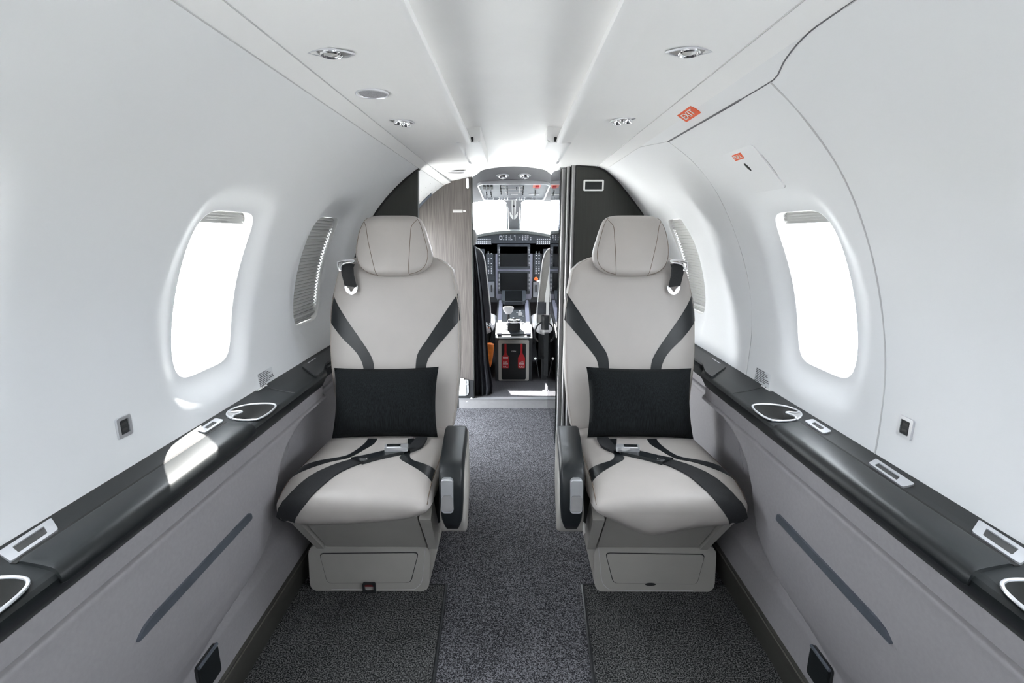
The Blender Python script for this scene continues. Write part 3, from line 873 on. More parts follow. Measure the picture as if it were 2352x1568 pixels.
    for e in (-1, 1):
        MB().tube([drape(cb, P(0.008 + e * 0.199, 1.16 + 0.48 * i / 30, 0.47), dn, 0.0004) for i in range(31)], 0.0013, 6).build('cushion_seam', M['stitch'], cush)
    # backrest: closed sections from the hip up to the rounded shoulders
    wid = [(0.40, -0.170, 0.195), (0.46, -0.188, 0.222), (0.53, -0.200, 0.234), (0.65, -0.217, 0.2435), (0.72, -0.2225, 0.2445), (0.83, -0.2235, 0.2440), (0.875, -0.221, 0.2430), (0.92, -0.2155, 0.2345), (0.966, -0.2075, 0.2245),
           (1.000, -0.197, 0.2165), (1.025, -0.180, 0.1905), (1.040, -0.150, 0.158), (1.050, -0.110, 0.118), (1.054, -0.06, 0.07)]
    zs = [0.40, 0.43, 0.46, 0.50, 0.54, 0.58, 0.62, 0.66, 0.70, 0.74, 0.78, 0.82, 0.85, 0.875, 0.90, 0.92, 0.945, 0.966, 0.985, 1.0, 1.0125, 1.025, 1.034, 1.040, 1.046, 1.050, 1.053, 1.054]
    bmh = MB(); rings = []
    for z in zs:
        a0 = interp(z, [(q[0], q[1]) for q in wid]); a1 = interp(z, [(q[0], q[2]) for q in wid]); ac, hw = (a0 + a1) / 2, (a1 - a0) / 2
        yf = 1.597 + 0.25 * (z - 0.44); th_ = 0.055 * (1 - 0.6 * ss((z - 0.98) / 0.075)); yc = yf + 0.055
        ring = []
        for x, y in sel(hw, th_, 3.2, 80):
            yy = yc + y
            if y < 0:
                yy -= 0.010 * abs(x / hw) ** 3 * ss((0.95 - z) / 0.1) * ss((z - 0.45) / 0.1)     # bolsters
            ring.append(P(ac + x, yy, z))
        rings.append(ring)
    bmh.loft(rings); bb = bmh.bvh()
    back = bmh.build('backrest', M['leather'], root, sharp=70)
    fw = (0, 1, 0)
    B2 = lambda L: [P(a, 1.6, z) for a, z in L]
    strip_on(bb, B2([(-0.2145, 0.918), (-0.163, 0.842), (-0.106, 0.765), (-0.072, 0.715), (-0.058, 0.678), (-0.053, 0.60), (-0.053, 0.50)]),
             B2([(-0.2215, 0.824), (-0.172, 0.769), (-0.124, 0.724), (-0.100, 0.687), (-0.090, 0.642), (-0.088, 0.58), (-0.088, 0.50)]), fw, n=40).build('back_stripe', M['black'], back)
    strip_on(bb, B2([(0.2335, 0.918), (0.186, 0.847), (0.130, 0.765), (0.099, 0.719), (0.091, 0.683), (0.088, 0.60), (0.088, 0.50)]),
             B2([(0.2425, 0.827), (0.200, 0.779), (0.153, 0.724), (0.132, 0.692), (0.125, 0.651), (0.122, 0.58), (0.122, 0.50)]), fw, n=40).build('back_stripe', M['black'], back)
    # piping round the backrest edge
    def edge(side_, inset=0.006):
        L = []
        for z in [0.46 + 0.02 * i for i in range(28)] + [1.02, 1.03, 1.038]:
            a = interp(z, [(q[0], q[1 if side_ < 0 else 2]) for q in wid]); L.append(drape(bb, P(a - side_ * inset, 1.6, z), fw, 0.0004))
        return L
    for e in (-1, 1):
        MB().tube(edge(e), 0.0014, 6).build('piping', M['paleseam'], back)
    # headrest
    hw_ = [(0.981, -0.030, 0.060), (0.984, -0.055, 0.080), (0.990, -0.075, 0.102), (1.000, -0.093, 0.120), (1.017, -0.110, 0.140), (1.035, -0.1195, 0.1465), (1.055, -0.1235, 0.1475), (1.08, -0.1235, 0.1415), (1.105, -0.120, 0.133), (1.13, -0.1145, 0.1255),
           (1.155, -0.104, 0.116), (1.172, -0.094, 0.108), (1.181, -0.084, 0.098), (1.187, -0.068, 0.085), (1.190, -0.045, 0.065)]
    hm = MB(); rings = []
    for z in [0.981, 0.984, 0.990, 0.995, 1.0, 1.008, 1.017, 1.026, 1.035, 1.045, 1.055, 1.067, 1.08, 1.092, 1.105, 1.118, 1.13, 1.143, 1.155, 1.164, 1.172, 1.177, 1.181, 1.184, 1.187, 1.1885, 1.190]:
        a0 = interp(z, [(q[0], q[1]) for q in hw_]); a1 = interp(z, [(q[0], q[2]) for q in hw_]); ac, hw = (a0 + a1) / 2, (a1 - a0) / 2
        k = min(1.0, (z - 0.979) / 0.03); k2 = min(1.0, (1.193 - z) / 0.03); th_ = 0.052 * math.sqrt(max(0.02, 1 - (1 - k) ** 2)) * math.sqrt(max(0.02, 1 - (1 - k2) ** 2))
        yc = 1.588 + 0.25 * (z - 0.44) + 0.014
        rings.append([P(ac + x, yc + y, z) for x, y in sel(hw, th_, 2.7, 72)])
    hm.loft(rings); hb = hm.bvh()
    head = hm.build('headrest', M['leather'], root, sharp=70)
    def hseam(L): return [drape(hb, p, fw, 0.0003) for p in cr([P(a, 1.6, z) for a, z in L], 26)]
    MB().tube(hseam([(-0.092, 1.173), (-0.079, 1.152), (-0.0705, 1.11), (-0.061, 1.069), (-0.040, 0.985)]), 0.0009, 6).build('seam', M['stitch'], head)
    MB().tube(hseam([(0.095, 1.173), (0.080, 1.152), (0.0765, 1.11), (0.074, 1.061), (0.071, 0.988)]), 0.0009, 6).build('seam', M['stitch'], head)
    MB().tube(hseam([(-0.079, 1.181), (-0.093, 1.165), (-0.106, 1.13), (-0.114, 1.08), (-0.111, 1.04), (-0.097, 1.012), (-0.07, 0.995), (-0.041, 0.988)]), 0.0010, 6).build('seam', M['stitch'], head)
    MB().tube(hseam([(0.093, 1.181), (0.105, 1.165), (0.117, 1.13), (0.133, 1.07), (0.132, 1.035), (0.12, 1.012), (0.098, 0.998), (0.071, 0.990)]), 0.0010, 6).build('seam', M['stitch'], head)
    for a in (-0.03, 0.055):
        MB().tube([P(a, 1.775, 1.00), P(a, 1.79, 1.09)], 0.008, 10).build('headrest_post', M['handle'], root)
    # shoulder strap with silver guide and end link
    gy = lambda z: 1.585 + 0.25 * (z - 0.44)
    sp = [(-0.145, 1.026, 0.004), (-0.147, 1.015, 0.012), (-0.146, 0.99, 0.010), (-0.140, 0.965, 0.008), (-0.136, 0.948, 0.007)]
    rows = []
    for a, z, off in sp:
        rows.append([P(a + 0.021 * f, gy(z) - off - 0.004 * (1 - f * f), z + 0.003 * f * (-1)) for f in (-1, -0.6, 0, 0.6, 1)])
    rows = [r for r in rows]; back_ = [[p + V((0, 0.004, 0)) for p in r] for r in rows]
    MB().loft([r + b[::-1] for r, b in zip(rows, back_)]).build('shoulder_strap', M['web'], root)
    g = cr([P(-0.180, gy(1.03) - 0.010, 1.030), P(-0.176, gy(1.0) - 0.014, 1.010), P(-0.166, gy(1.0) - 0.014, 1.002), P(-0.164, gy(1.0) - 0.016, 1.018), P(-0.150, gy(1.0) - 0.012, 1.026), P(-0.125, gy(1.0) - 0.010, 1.030), P(-0.12, gy(1.0) - 0.006, 1.036), P(-0.15, gy(1.0) - 0.004, 1.037), P(-0.180, gy(1.03) - 0.010, 1.030)], 40)
    MB().tube(g, 0.0032, 8).build('strap_guide', M['chrome'], root)
    lk = [(-0.156, 0.952), (-0.158, 0.942), (-0.149, 0.926), (-0.133, 0.919), (-0.117, 0.926), (-0.112, 0.942), (-0.114, 0.952), (-0.121, 0.944), (-0.127, 0.937), (-0.129, 0.932), (-0.135, 0.929), (-0.140, 0.932), (-0.141, 0.938), (-0.148, 0.945)]
    ql = O + V((0, gy(0) - 0.001, 0))
    MB().prism(rpoly(lk, 0.004), ql, AX, V((0, 0.25, 1)), AN, -0.002, 0.004).build('strap_link', M['silver'], root, bevel=0.001)
    # lap belt lying across the cushion
    D3 = lambda L: [P(*q) for q in L]
    strip_on(cb, D3([(-0.198, 1.160, 0.362), (-0.190, 1.150, 0.395), (-0.177, 1.148, 0.425), (-0.160, 1.157, 0.454), (-0.141, 1.195, 0.475), (-0.124, 1.232, 0.476), (-0.082, 1.296, 0.475), (-0.038, 1.338, 0.473)]),
             D3([(-0.158, 1.165, 0.345), (-0.142, 1.150, 0.385), (-0.121, 1.145, 0.415), (-0.098, 1.150, 0.449), (-0.073, 1.192, 0.475), (-0.055, 1.238, 0.476), (-0.018, 1.296, 0.475), (0.026, 1.334, 0.473)]), (0, 0.6, -0.8), n=60, t=0.004).build('lap_belt', M['web'], root)
    st1 = strip_on(cb, C2([(-0.045, 1.330), (-0.01, 1.350), (0.04, 1.385), (0.06, 1.395)]), C2([(-0.005, 1.300), (0.03, 1.330), (0.08, 1.362), (0.10, 1.372)]), dn, n=16, t=0.010)
    st1.build('belt_tongue', M['black'], root)
    st2 = strip_on(cb, C2([(0.085, 1.395), (0.105, 1.43), (0.115, 1.50)]), C2([(0.118, 1.385), (0.145, 1.43), (0.150, 1.50)]), dn, n=14, t=0.008)
    st2.build('buckle_strap', M['web'], root)
    bo_ = P(0.078, 1.387, 0.482); u1 = V((sx * 0.98, 0.06, 0.0)).normalized(); u2 = V((-sx * 0.10, 0.99, 0.05)).normalized(); u3 = u1.cross(u2)
    if u3.z < 0: u3 = -u3
    MB().prism(rrect(-0.037, 0.033, -0.014, 0.014, 0.004), bo_, u1, u2, u3, 0.0, 0.013).build('buckle', M['silver'], root, bevel=0.002)
    MB().prism(rrect(-0.031, 0.010, -0.009, 0.009, 0.002), bo_, u1, u2, u3, 0.011, 0.0145).build('buckle_flap', M['chrome'], root, bevel=0.001)
    MB().prism(rrect(-0.012, 0.012, -0.004, 0.004, 0.003), P(-0.005, 1.318, 0.486), u1, u2, u3, -0.002, 0.003).build('tongue_pin', M['chrome'], root, bevel=0.001)
    # aisle armrest: black padded arm over a tan shell
    ca_ = lambda y: 0.2655 - (y - 1.2) * 0.066
    ap_ = cr([V((y, z, 0)) for y, z in ((1.530, 0.452), (1.548, 0.470), (1.546, 0.490), (1.52, 0.503), (1.42, 0.510), (1.28, 0.5135), (1.232, 0.509), (1.206, 0.490), (1.193, 0.450), (1.189, 0.400), (1.196, 0.355), (1.212, 0.326))], 46)
    un_ = cr([V((y, z, 0)) for y, z in ((1.226, 0.326), (1.236, 0.37), (1.244, 0.42), (1.285, 0.456), (1.40, 0.456), (1.51, 0.450))], 20)
    loop = [(p.x, p.y) for p in ap_ + un_]
    cy_, cz_ = 1.30, 0.47
    rings = []
    for f, inset in ((-1.0, 0.014), (-0.97, 0.008), (-0.88, 0.003), (-0.74, 0.0), (0.74, 0.0), (0.88, 0.003), (0.97, 0.008), (1.0, 0.014)):
        ring = []
        nL = len(loop)
        for i, (y, z) in enumerate(loop):
            p0, p1 = loop[i - 1], loop[(i + 1) % nL]; ty, tz = p1[0] - p0[0], p1[1] - p0[1]; l_ = math.hypot(ty, tz) or 1
            hw = interp(z, [(0.326, 0.020), (0.36, 0.0285), (0.42, 0.0325), (0.48, 0.034)]) + 0.003 * ss((y - 1.22) / 0.3)
            ring.append(P(ca_(y) + hw * f, y - tz / l_ * inset * -1 * -1, z + ty / l_ * inset * -1 * -1))
        rings.append(ring)
    # inset must point inwards: check the sign on the top edge and flip if needed
    if rings[0][16].z > rings[3][16].z:
        rings = [[2 * rings[3][i] - p if False else V((p.x, 2 * rings[3][i].y - p.y, 2 * rings[3][i].z - p.z)) for i, p in enumerate(r)] for r in rings]
    MB().loft(rings).build('armrest', M['black'], root, sharp=60)
    so = rpoly([(1.60, 0.46), (1.30, 0.465), (1.235, 0.45), (1.216, 0.40), (1.220, 0.345), (1.245, 0.29), (1.32, 0.265), (1.45, 0.255), (1.60, 0.26)], 0.03)
    MB().loft([[P(ca_(y) + d, y + i_, z) for y, z in so] for d, i_ in ((-0.034, 0.0), (0.028, 0.0), (0.035, 0.004), (0.0375, 0.012))]).build('armrest_shell', M['leather2'], root, sharp=60)
    # recline buttons on the arm front
    ux = AX; uz = V((0, 0.07, 1)).normalized(); un = V((0, -1, 0.07)).normalized(); bc = P(0.2565, 1.1915, 0.441)
    MB().prism(rrect(-0.0165, 0.0165, -0.050, 0.047, 0.010), bc, ux, uz, un, -0.01, 0.0045).build('button_bezel', M['silver'], root, bevel=0.0015)
    MB().prism(rrect(-0.0148, 0.0148, 0.003, 0.045, 0.006), bc, ux, uz, un, 0.0, 0.0090).build('recline_button', M['silver'], root, bevel=0.003)
    MB().prism(rrect(-0.0148, 0.0148, -0.044, 0.001, 0.008), bc, ux, uz, un, 0.0, 0.0070).build('recline_button', M['strip'], root, bevel=0.003)
    # seat frame behind, swivel pedestal
    MB().prism(rrect(-0.18, 0.20, 0.20, 0.37, 0.02), O + V((0, 1.70, 0)), AX, AZ, AN, 0.0, 0.27).build('seat_pan', M['dark'], root, bevel=0.006)
    MB().tube([P(0.0, 1.70, 0.40), P(0.0, 1.66, 0.46)], 0.02, 10).build('hinge', M['handle'], root)
    return root


seat(1, -0.435, True)
seat(-1, 0.425, False)


def pillow(cx, sx, label):
    N1, N2 = 26, 18; W2, H2, T = 0.176, 0.117, 0.052
    rows = []
    o = V((cx, 1.545, 0.578)); ax = V((1, 0, 0.012 * sx)).normalized(); az = V((0, 0.30, 0.955)).normalized(); an = V((0, -0.955, 0.30))
    def pt(i, j, sgn):
        u = -1 + 2 * i / N1; v = -1 + 2 * j / N2
        px = W2 * u * (1 - 0.055 * (1 - v * v)); pz = H2 * v * (1 - 0.05 * (1 - u * u))
        t = T * ((1 - abs(u) ** 2.6) * (1 - abs(v) ** 2.6)) ** 0.55
        t += 0.004 * math.sin(u * 5 + v * 3) * (1 - u * u) * (1 - v * v)
        return o + ax * px + az * pz + an * (t * sgn * (1.0 if sgn > 0 else 0.75))
    mb = MB()
    for sgn in (1, -1):
        mb.grid([[pt(i, j, sgn) for j in range(N2 + 1)] for i in range(N1 + 1)])
    ob = mb.build('pillow', M['pillow'], merge=1e-5, sharp=80)
    tag(ob, label, 'pillow', 'black ribbed pillows on the seats')
    return ob


pillow(-0.428, 1, 'black ribbed lumbar pillow leaning on the left cabin seat')
pillow(0.420, -1, 'black ribbed lumbar pillow leaning on the right cabin seat')

# ------------------------------------------------------------------ forward bulkheads, door, partition
def arc(side, a0, a1, n, y, out=0.0):
    return [cw(side, a0 + (a1 - a0) * i / n, y, out) for i in range(n + 1)]


# left bulkhead: dark panel shaped to the wall
a0 = th_of(0.60)
pts = [(p.x, p.z) for p in arc(-1, a0, TH1, 24, 0, -0.002)] + [(-0.425, 1.400), (-0.442, 1.0), (-0.455, 0.0), (-0.72, 0.0), (-0.72, 0.6)]
bl_ = MB().prism(pts, (0, 2.305, 0), (1, 0, 0), (0, 0, 1), (0, -1, 0), 0.0, 0.035).build('wall_forward_left', M['bulk'], bevel=0.0015); tag(bl_, kind='structure')
MB().tube(arc(-1, th_of(0.7), TH1, 24, 2.266, -0.003), 0.005, 6).build('edge_trim', M['gap'], bl_)
# right bulkhead: face bends away towards the wall
top = [(0.285, 1.4330), (0.33, 1.4298), (0.378, 1.4255), (0.42, 1.409)] + [(p.x, p.z) for p in arc(1, TH1 - 0.02, th_of(0.9), 16, 0, -0.002)]
def ry(x): return 2.345 + (0.09 * ss((x - 0.40) / 0.20))
mb = MB()
front = [[V((x, ry(x), z0 + (zt - z0) * k / 6)) for k in range(7)] for x, zt, z0 in [(0.285, 1.433, 0.0), (0.31, 1.4312, 0), (0.36, 1.427, 0), (0.39, 1.4215, 0)] + [(CR * math.cos(t) - 0.002, CZ + CR * math.sin(t), 0.0) for t in [TH1 - 0.01 - (TH1 - 0.25) * i / 14 for i in range(15)]]]
mb.grid(front)
br_ = mb.build('wall_forward_right', M['bulk'], sharp=50); tag(br_, kind='structure')
MB().tube([r[-1] + V((0, -0.002, -0.001)) for r in front], 0.0045, 6).build('edge_trim', M['gap'], br_)
MB().box((0.285, 2.347, 0.0), (0.30, 3.06, 1.44)).build('return_panel', M['bulk'], br_)
o = V((0.366, 2.344, 1.343))
t = thing('bulkhead_sign', o, 'blank dark sign plate with white rounded border on the right bulkhead', 'sign')
MB().ring(rrect(-0.0465, 0.0465, -0.0245, 0.0245, 0.006), rrect(-0.039, 0.039, -0.0175, 0.0175, 0.002), o, (1, 0, 0), (0, 0, 1), (0, -1, 0), -0.002, 0.006).build('border', M['white'], t, bevel=0.001)
MB().prism(rrect(-0.039, 0.039, -0.0175, 0.0175, 0.002), o, (1, 0, 0), (0, 0, 1), (0, -1, 0), -0.002, 0.003).build('plate', M['ledge'], t)

# stacked leaves of the sliding cabin door at the right of the doorway
lz = ((0.229, 0.252, 2.46, 1.432), (0.249, 0.267, 2.41, 1.436), (0.266, 0.286, 2.352, 1.440))
for k, (x0, x1, y, zt) in enumerate(lz):
    lab = ('inner leaf of the grey sliding door, nearest the aisle', 'middle leaf of the grey sliding door, between the two others', 'outer leaf of the grey sliding door, against the right bulkhead')[k]
    t = thing('door_leaf', ((x0 + x1) / 2, y, 0), lab, 'door', 'stacked sliding door leaves')
    MB().prism(rrect(x0 + 0.002, x1 - 0.001, y, y + 0.03, 0.006), (0, 0, 0), (1, 0, 0), (0, 1, 0), (0, 0, 1), 0.003, zt).build('edge_post', M['strip'], t)
    MB().box((x0 + 0.006, y + 0.028, 0.003), (x1 - 0.002, y + 0.50 - 0.10 * k, zt - 0.002)).build('leaf', M['bulk'], t)
    MB().box((x0 - 0.0005, y + 0.008, 0.003), (x0 + 0.002, y + 0.024, zt - 0.002)).build('seal', M['gap'], t)
gl = MB().box((0.222, 2.475, 0.012), (0.2265, 3.045, 1.465)).build('door_glazing', M['smoked'])
tag(gl, 'smoked reflective acrylic panel along the right of the cockpit doorway', 'panel')

# wood-veneer partition ahead of the entry
pts = [(-0.262, 0.004), (-0.2535, 1.462), (-0.32, 1.449), (-0.387, 1.4345), (-0.425, 1.410)] + [(p.x, p.z) for p in arc(-1, TH1, th_of(0.2), 24, 0, -0.001)] + [(-0.56, 0.004)]
wp = MB().prism(pts[::-1], (0, 3.06, 0), (1, 0, 0), (0, 0, 1), (0, -1, 0), -0.04, 0.0).build('wall_partition_left', M['wood'], bevel=0.002); tag(wp, kind='structure')
MB().tube([(-0.2615, 3.062, 0.01), (-0.2535, 3.062, 1.45)], 0.006, 8).build('edge_trim', M['bulk'], wp)
MB().box((-0.60, 3.052, 0.0), (-0.262, 3.062, 0.19)).build('toe_panel', M['dark'], wp)
for zz, hh_, xx in ((1.42, 0.028, -0.277), (0.050, 0.024, -0.278)):
    q = V((xx, 3.058, zz)); tt = thing('partition_light', q, 'white upright pill-shaped light at the %s corner of the wood partition' % ('top' if zz > 1 else 'bottom'), 'light', 'pill-shaped partition lights')
    MB().prism(rrect(-0.006, 0.006, -hh_, hh_, 0.0059), q, (1, 0, 0), (0, 0, 1), (0, -1, 0), 0.0, 0.007).build('lens', M['white'], tt, bevel=0.001)
    MB().ring(rrect(-0.008, 0.008, -hh_ - 0.002, hh_ + 0.002, 0.0079), rrect(-0.006, 0.006, -hh_, hh_, 0.0059), q, (1, 0, 0), (0, 0, 1), (0, -1, 0), 0.0, 0.0055).build('rim', M['silver'], tt)
q = V((-0.333, 3.06, 1.259)); t = thing('partition_label', q, 'tiny white two-line label on the wood partition', 'label')
mb = MB()
for k in range(2):
    mb.prism([(-0.037, 0.002 - 0.009 * k), (0.022, 0.002 - 0.009 * k), (0.022, 0.008 - 0.009 * k), (-0.037, 0.008 - 0.009 * k)], q, (1, 0, 0), (0, 0, 1), (0, -1, 0), 0, 0.0012)
mb.prism([(0.026, -0.003), (0.041, -0.003), (0.041, 0.004), (0.026, 0.004)], q, (1, 0, 0), (0, 0, 1), (0, -1, 0), 0, 0.0012)
mb.build('print', M['white'], t)
q = V((-0.40, 3.05, 0.145)); t = thing('document_pocket', q, 'clear pocket holding white papers low on the wood partition', 'pocket')
MB().prism(rpoly([(-0.10, -0.058), (0.090, -0.058), (0.106, -0.04), (0.106, 0.052), (-0.10, 0.052)], 0.014), q, (1, 0, 0), (0, 0, 1), (0, -1, 0), -0.001, 0.004).build('pocket_sheet', M['pouch'], t, bevel=0.001)
MB().lathe(q + V((0.098, -0.004, 0.022)), (0, -1, 0), [(0.006, 0), (0.006, 0.002), (0.003, 0.003), (0.0005, 0.003)], 14).build('snap', M['silver'], t)
pp = MB().box((q.x - 0.10, q.y - 0.0075, q.z - 0.050), (q.x + 0.090, q.y - 0.0045, q.z + 0.048))
pp.build('paper', M['paper']); tag(bpy.data.objects['paper'], 'white paper sheet in the clear partition pocket', 'paper')
pp = MB().box((q.x - 0.10, q.y - 0.0035, q.z + 0.03), (q.x + 0.074, q.y - 0.001, q.z + 0.062)).build('paper', M['paper']); tag(pp, 'shorter white paper tab sticking up behind the sheet in the partition pocket', 'paper')
sc_ = MB().lathe((-0.306, 3.052, 0.045), (0, -1, 0), [(0.005, 0), (0.005, 0.002), (0.002, 0.003), (0.0005, 0.003)], 14).build('snap_stud', M['silver']); tag(sc_, 'small silver stud at the foot of the wood partition', 'stud')

# right-hand cockpit partition behind the sliding door
rp_ = MB().prism([(0.252, 0.004), (0.285, 1.45), (0.387, 1.432), (0.42, 1.41)] + [(p.x, p.z) for p in arc(1, TH1, th_of(0.2), 20, 0, -0.001)] + [(0.56, 0.004)], (0, 3.06, 0), (1, 0, 0), (0, 0, 1), (0, -1, 0), -0.04, 0.0).build('wall_partition_right', M['bulk']); tag(rp_, kind='structure')
wr2 = MB().grid([[cw(1, TH0 + (TH1 - TH0) * i / 20, y) for i in range(21)] for y in (2.45, 3.06)]).build('wall_entry_right', M['liner']); tag(wr2, kind='structure')
lw2 = MB().box((0.72, 2.27, 0.0), (0.80, 3.06, 0.67)).build('wall_entry_right_lower', M['panel']); tag(lw2, kind='structure')

# entry door opening on the left: curved header, seal, rivets; outside stays open to the apron
dr = thing('door_1', (-0.6, 2.66, 1.27), None, None, kind='structure')
MB().grid([[cw(-1, th_of(1.16) + (TH1 - th_of(1.16)) * i / 12, y) for i in range(13)] for y in (2.305, 2.66, 3.058)]).build('door_header', M['liner'], dr)  # real header above; its lower part is added to keep door sun off the aisle
MB().grid([[cw(-1, th_of(1.16) + o_, y, d) for o_, d in ((0, 0), (0.0, 0.05), (0.02, 0.06))] for y in (2.305, 3.058)]).build('door_jamb', M['liner'], dr)
MB().grid([[cw(-1, th_of(0.02) * 0 + th_of(0.2) + (TH1 - th_of(0.2)) * i / 20, 3.05, d) for d in (0.0, 0.06)] for i in range(21)]).build('door_jamb', M['liner'], dr)
MB().tube([cw(-1, th_of(0.6) + (th_of(1.36) - th_of(0.6)) * i / 16, 3.0, -0.004) for i in range(17)], 0.009, 8).build('door_seal', M['handle'], dr)
mb = MB()
for i in range(6):
    for y in (2.75, 2.93):
        o_, ay, up, n = wall_frame(-1, th_of(1.29 + 0.02 * i), y); mb.lathe(o_, n, [(0.003, 0), (0.002, 0.0012), (0.0003, 0.0015)], 8)
tag(mb.build('rivets', M['seam'], dr), kind='stuff')
portal('door_portal', (-0.80, 2.66, 0.72), 0.70, 1.25, (1, 0, 0))

# ------------------------------------------------------------------ cockpit
# shell: side walls with side windows, roof liner, windshield with a centre post
cs = thing('wall_cockpit', (0, 3.9, 0), None, None, kind='structure')
for s in (-1, 1):
    MB().box((min(s * 0.72, s * 0.74), 3.06, -0.03), (max(s * 0.72, s * 0.74), 4.8, 1.02)).build('side_panel_cockpit', M['cock'], cs)
    MB().prism([(3.06, 1.02), (3.40, 1.02), (3.46, 1.40), (3.06, 1.40)], (0, 0, 0), (0, 1, 0), (0, 0, 1), (s, 0, 0), 0.69, 0.72).build('side_post', M['cock'], cs)
    MB().prism([(3.98, 1.02), (4.12, 1.02), (4.06, 1.40), (3.96, 1.40)], (0, 0, 0), (0, 1, 0), (0, 0, 1), (s, 0, 0), 0.66, 0.70).build('side_post', M['cock'], cs)
    MB().prism([(3.42, 1.02), (3.98, 1.02), (3.96, 1.40), (3.46, 1.40)], (0, 0, 0), (0, 1, 0), (0, 0, 1), (s, 0, 0), 0.694, 0.698).build('side_pane', M['pane'], cs)
roof = [(3.10, 1.545), (3.30, 1.512), (3.45, 1.484), (3.90, 1.4055), (4.02, 1.392)]
MB().grid([[V((x, y, z - 0.22 * x * x - 0.35 * x ** 4)) for x in [-0.72 + 1.44 * i / 24 for i in range(25)]] for y, z in roof]).build('roof_liner', M['cock'], cs)
MB().grid([[V((x, 4.02, 1.392 - 0.22 * x * x - 0.35 * x ** 4 + d)) for x in [-0.72 + 1.44 * i / 24 for i in range(25)]] for d in (0, 0.05)]).build('windshield_header', M['cock'], cs)
MB().box((-0.72, 4.75, -0.03), (0.72, 4.78, 1.10)).build('nose_bulkhead', M['cock'], cs)
hd = [(0.262, 1.455), (0.253, 1.460), (0.222, 1.478), (0.182, 1.503), (0.078, 1.5185), (0, 1.522)]
hd = [(p.x, p.y) for p in cr([V((x, z, 0)) for x, z in hd], 20)]
hd2 = hd + [(-x, z) for x, z in hd[-2::-1]]
MB().loft([[V((x, y, z)) for x, z in hd2] + [V((x * 1.6, y, 1.62)) for x, z in hd2[::-1]] for y in (3.058, 3.10)]).build('header_frame', M['ceil'], cs)
for s, n_ in ((-1, 21), (1, 22)):
    w_ = thing('window_%d' % n_, (s * 0.35, 4.25, 1.14), None, None, kind='structure')
    MB().prism([(s * 0.048, 0.0), (s * 0.68, 0.0), (s * 0.62, 0.40), (s * 0.048, 0.42)], (0, 4.45, 1.08), (1, 0, 0), V((0, -0.43, 0.33)).normalized() * 1.25, V((0, -0.33, -0.43)).normalized(), 0.0, 0.006).build('pane', M['pane'], w_)
    portal('windshield_portal', (s * 0.36, 4.30, 1.30), 0.62, 0.42, (0, -0.8, -0.35))
    portal('side_window_portal', (s * 0.73, 3.70, 1.21), 0.5, 0.36, (-s, 0, 0))
tr = thing('trim_2', (0, 4.2, 1.15), None, None, kind='structure')
c0, c1 = V((0, 4.02, 1.405)), V((0, 4.45, 1.13)); dd = (c1 - c0).normalized(); nn_ = V((0, dd.z, -dd.y)); nn_ = -nn_ if nn_.y > 0 else nn_
MB().prism([(-0.095, 0.0), (-0.055, 0.045), (-0.047, 0.10), (-0.044, 0.52), (0.044, 0.52), (0.047, 0.10), (0.055, 0.045), (0.095, 0.0)], c0, (1, 0, 0), dd, nn_, 0, 0.02).build('centre_post', M['cock'], tr, bevel=0.002)
for s in (-1, 1):
    MB().prism([(s * 0.048, 0.06), (s * 0.062, 0.06), (s * 0.058, 0.52), (s * 0.046, 0.52)], c0, (1, 0, 0), dd, nn_, -0.01, 0.012).build('post_edge', M['strip'], tr)
t = thing('post_bracket', (0, 3.96, 1.20), 'silver arrow-shaped bracket on the windshield centre post', 'bracket')
q = V((0, 3.97, 0)); ang = V((0, 0.02, 1))
for s in (-1, 1):
    MB().prism(rpoly([(s * 0.004, 1.402), (s * 0.017, 1.402), (s * 0.018, 1.34), (s * 0.014, 1.275), (s * 0.004, 1.262)], 0.004), q, (1, 0, 0), (0, 0, 1), (0, -1, 0), 0, 0.016).build('rail', M['white'], t, bevel=0.002)
    MB().prism(rpoly([(s * 0.003, 1.262), (s * 0.003, 1.235), (s * 0.012, 1.238), (s * 0.030, 1.262), (s * 0.033, 1.292), (s * 0.028, 1.290), (s * 0.018, 1.272)], 0.003), q, (1, 0, 0), (0, 0, 1), (0, -1, 0), 0, 0.02).build('wing', M['white'], t, bevel=0.002)
MB().box((-0.004, 3.955, 1.262), (0.004, 3.97, 1.40)).build('slot', M['strip'], t)
MB().lathe((0, 3.953, 1.335), (0, -1, 0), [(0.007, -0.01), (0.007, 0.002), (0.001, 0.003)], 12).build('knob', M['dark'], t)

# overhead panel on the sloping liner
pu = V((0, (3.45 - 3.90), (1.484 - 1.4055))).normalized(); pn_ = V((0, pu.z, -pu.y)); pn_ = -pn_ if pn_.z > 0 else pn_
po = V((0, 3.66, 1.4355)) + pn_ * 0.006
# local v: towards the camera and up, from -0.205 to 0.185
OX = V((1, 0, 0))
t = thing('overhead_panel', po, 'silver-grey overhead switch panel above the windshield', 'panel')
oo = rpoly([(-0.236, -0.245), (0.236, -0.245), (0.252, 0.165), (0.225, 0.20), (-0.225, 0.20), (-0.252, 0.165)], 0.02)
oi = rpoly([(-0.226, -0.235), (0.226, -0.235), (0.241, 0.160), (0.218, 0.188), (-0.218, 0.188), (-0.241, 0.160)], 0.018)
MB().ring(oo, oi, po, OX, pu, pn_, -0.03, 0.012).build('bezel', M['silver'], t, bevel=0.002)
MB().prism(oi, po, OX, pu, pn_, -0.03, 0.002).build('face', M['opanel'], t)
MB().prism(rrect(-0.062, 0.052, -0.225, 0.15, 0.004), po, OX, pu, pn_, 0.0, 0.004).build('face_plate', mat('overhead_mid', (0.27, 0.28, 0.31), 0.4, metal=0.2), t)
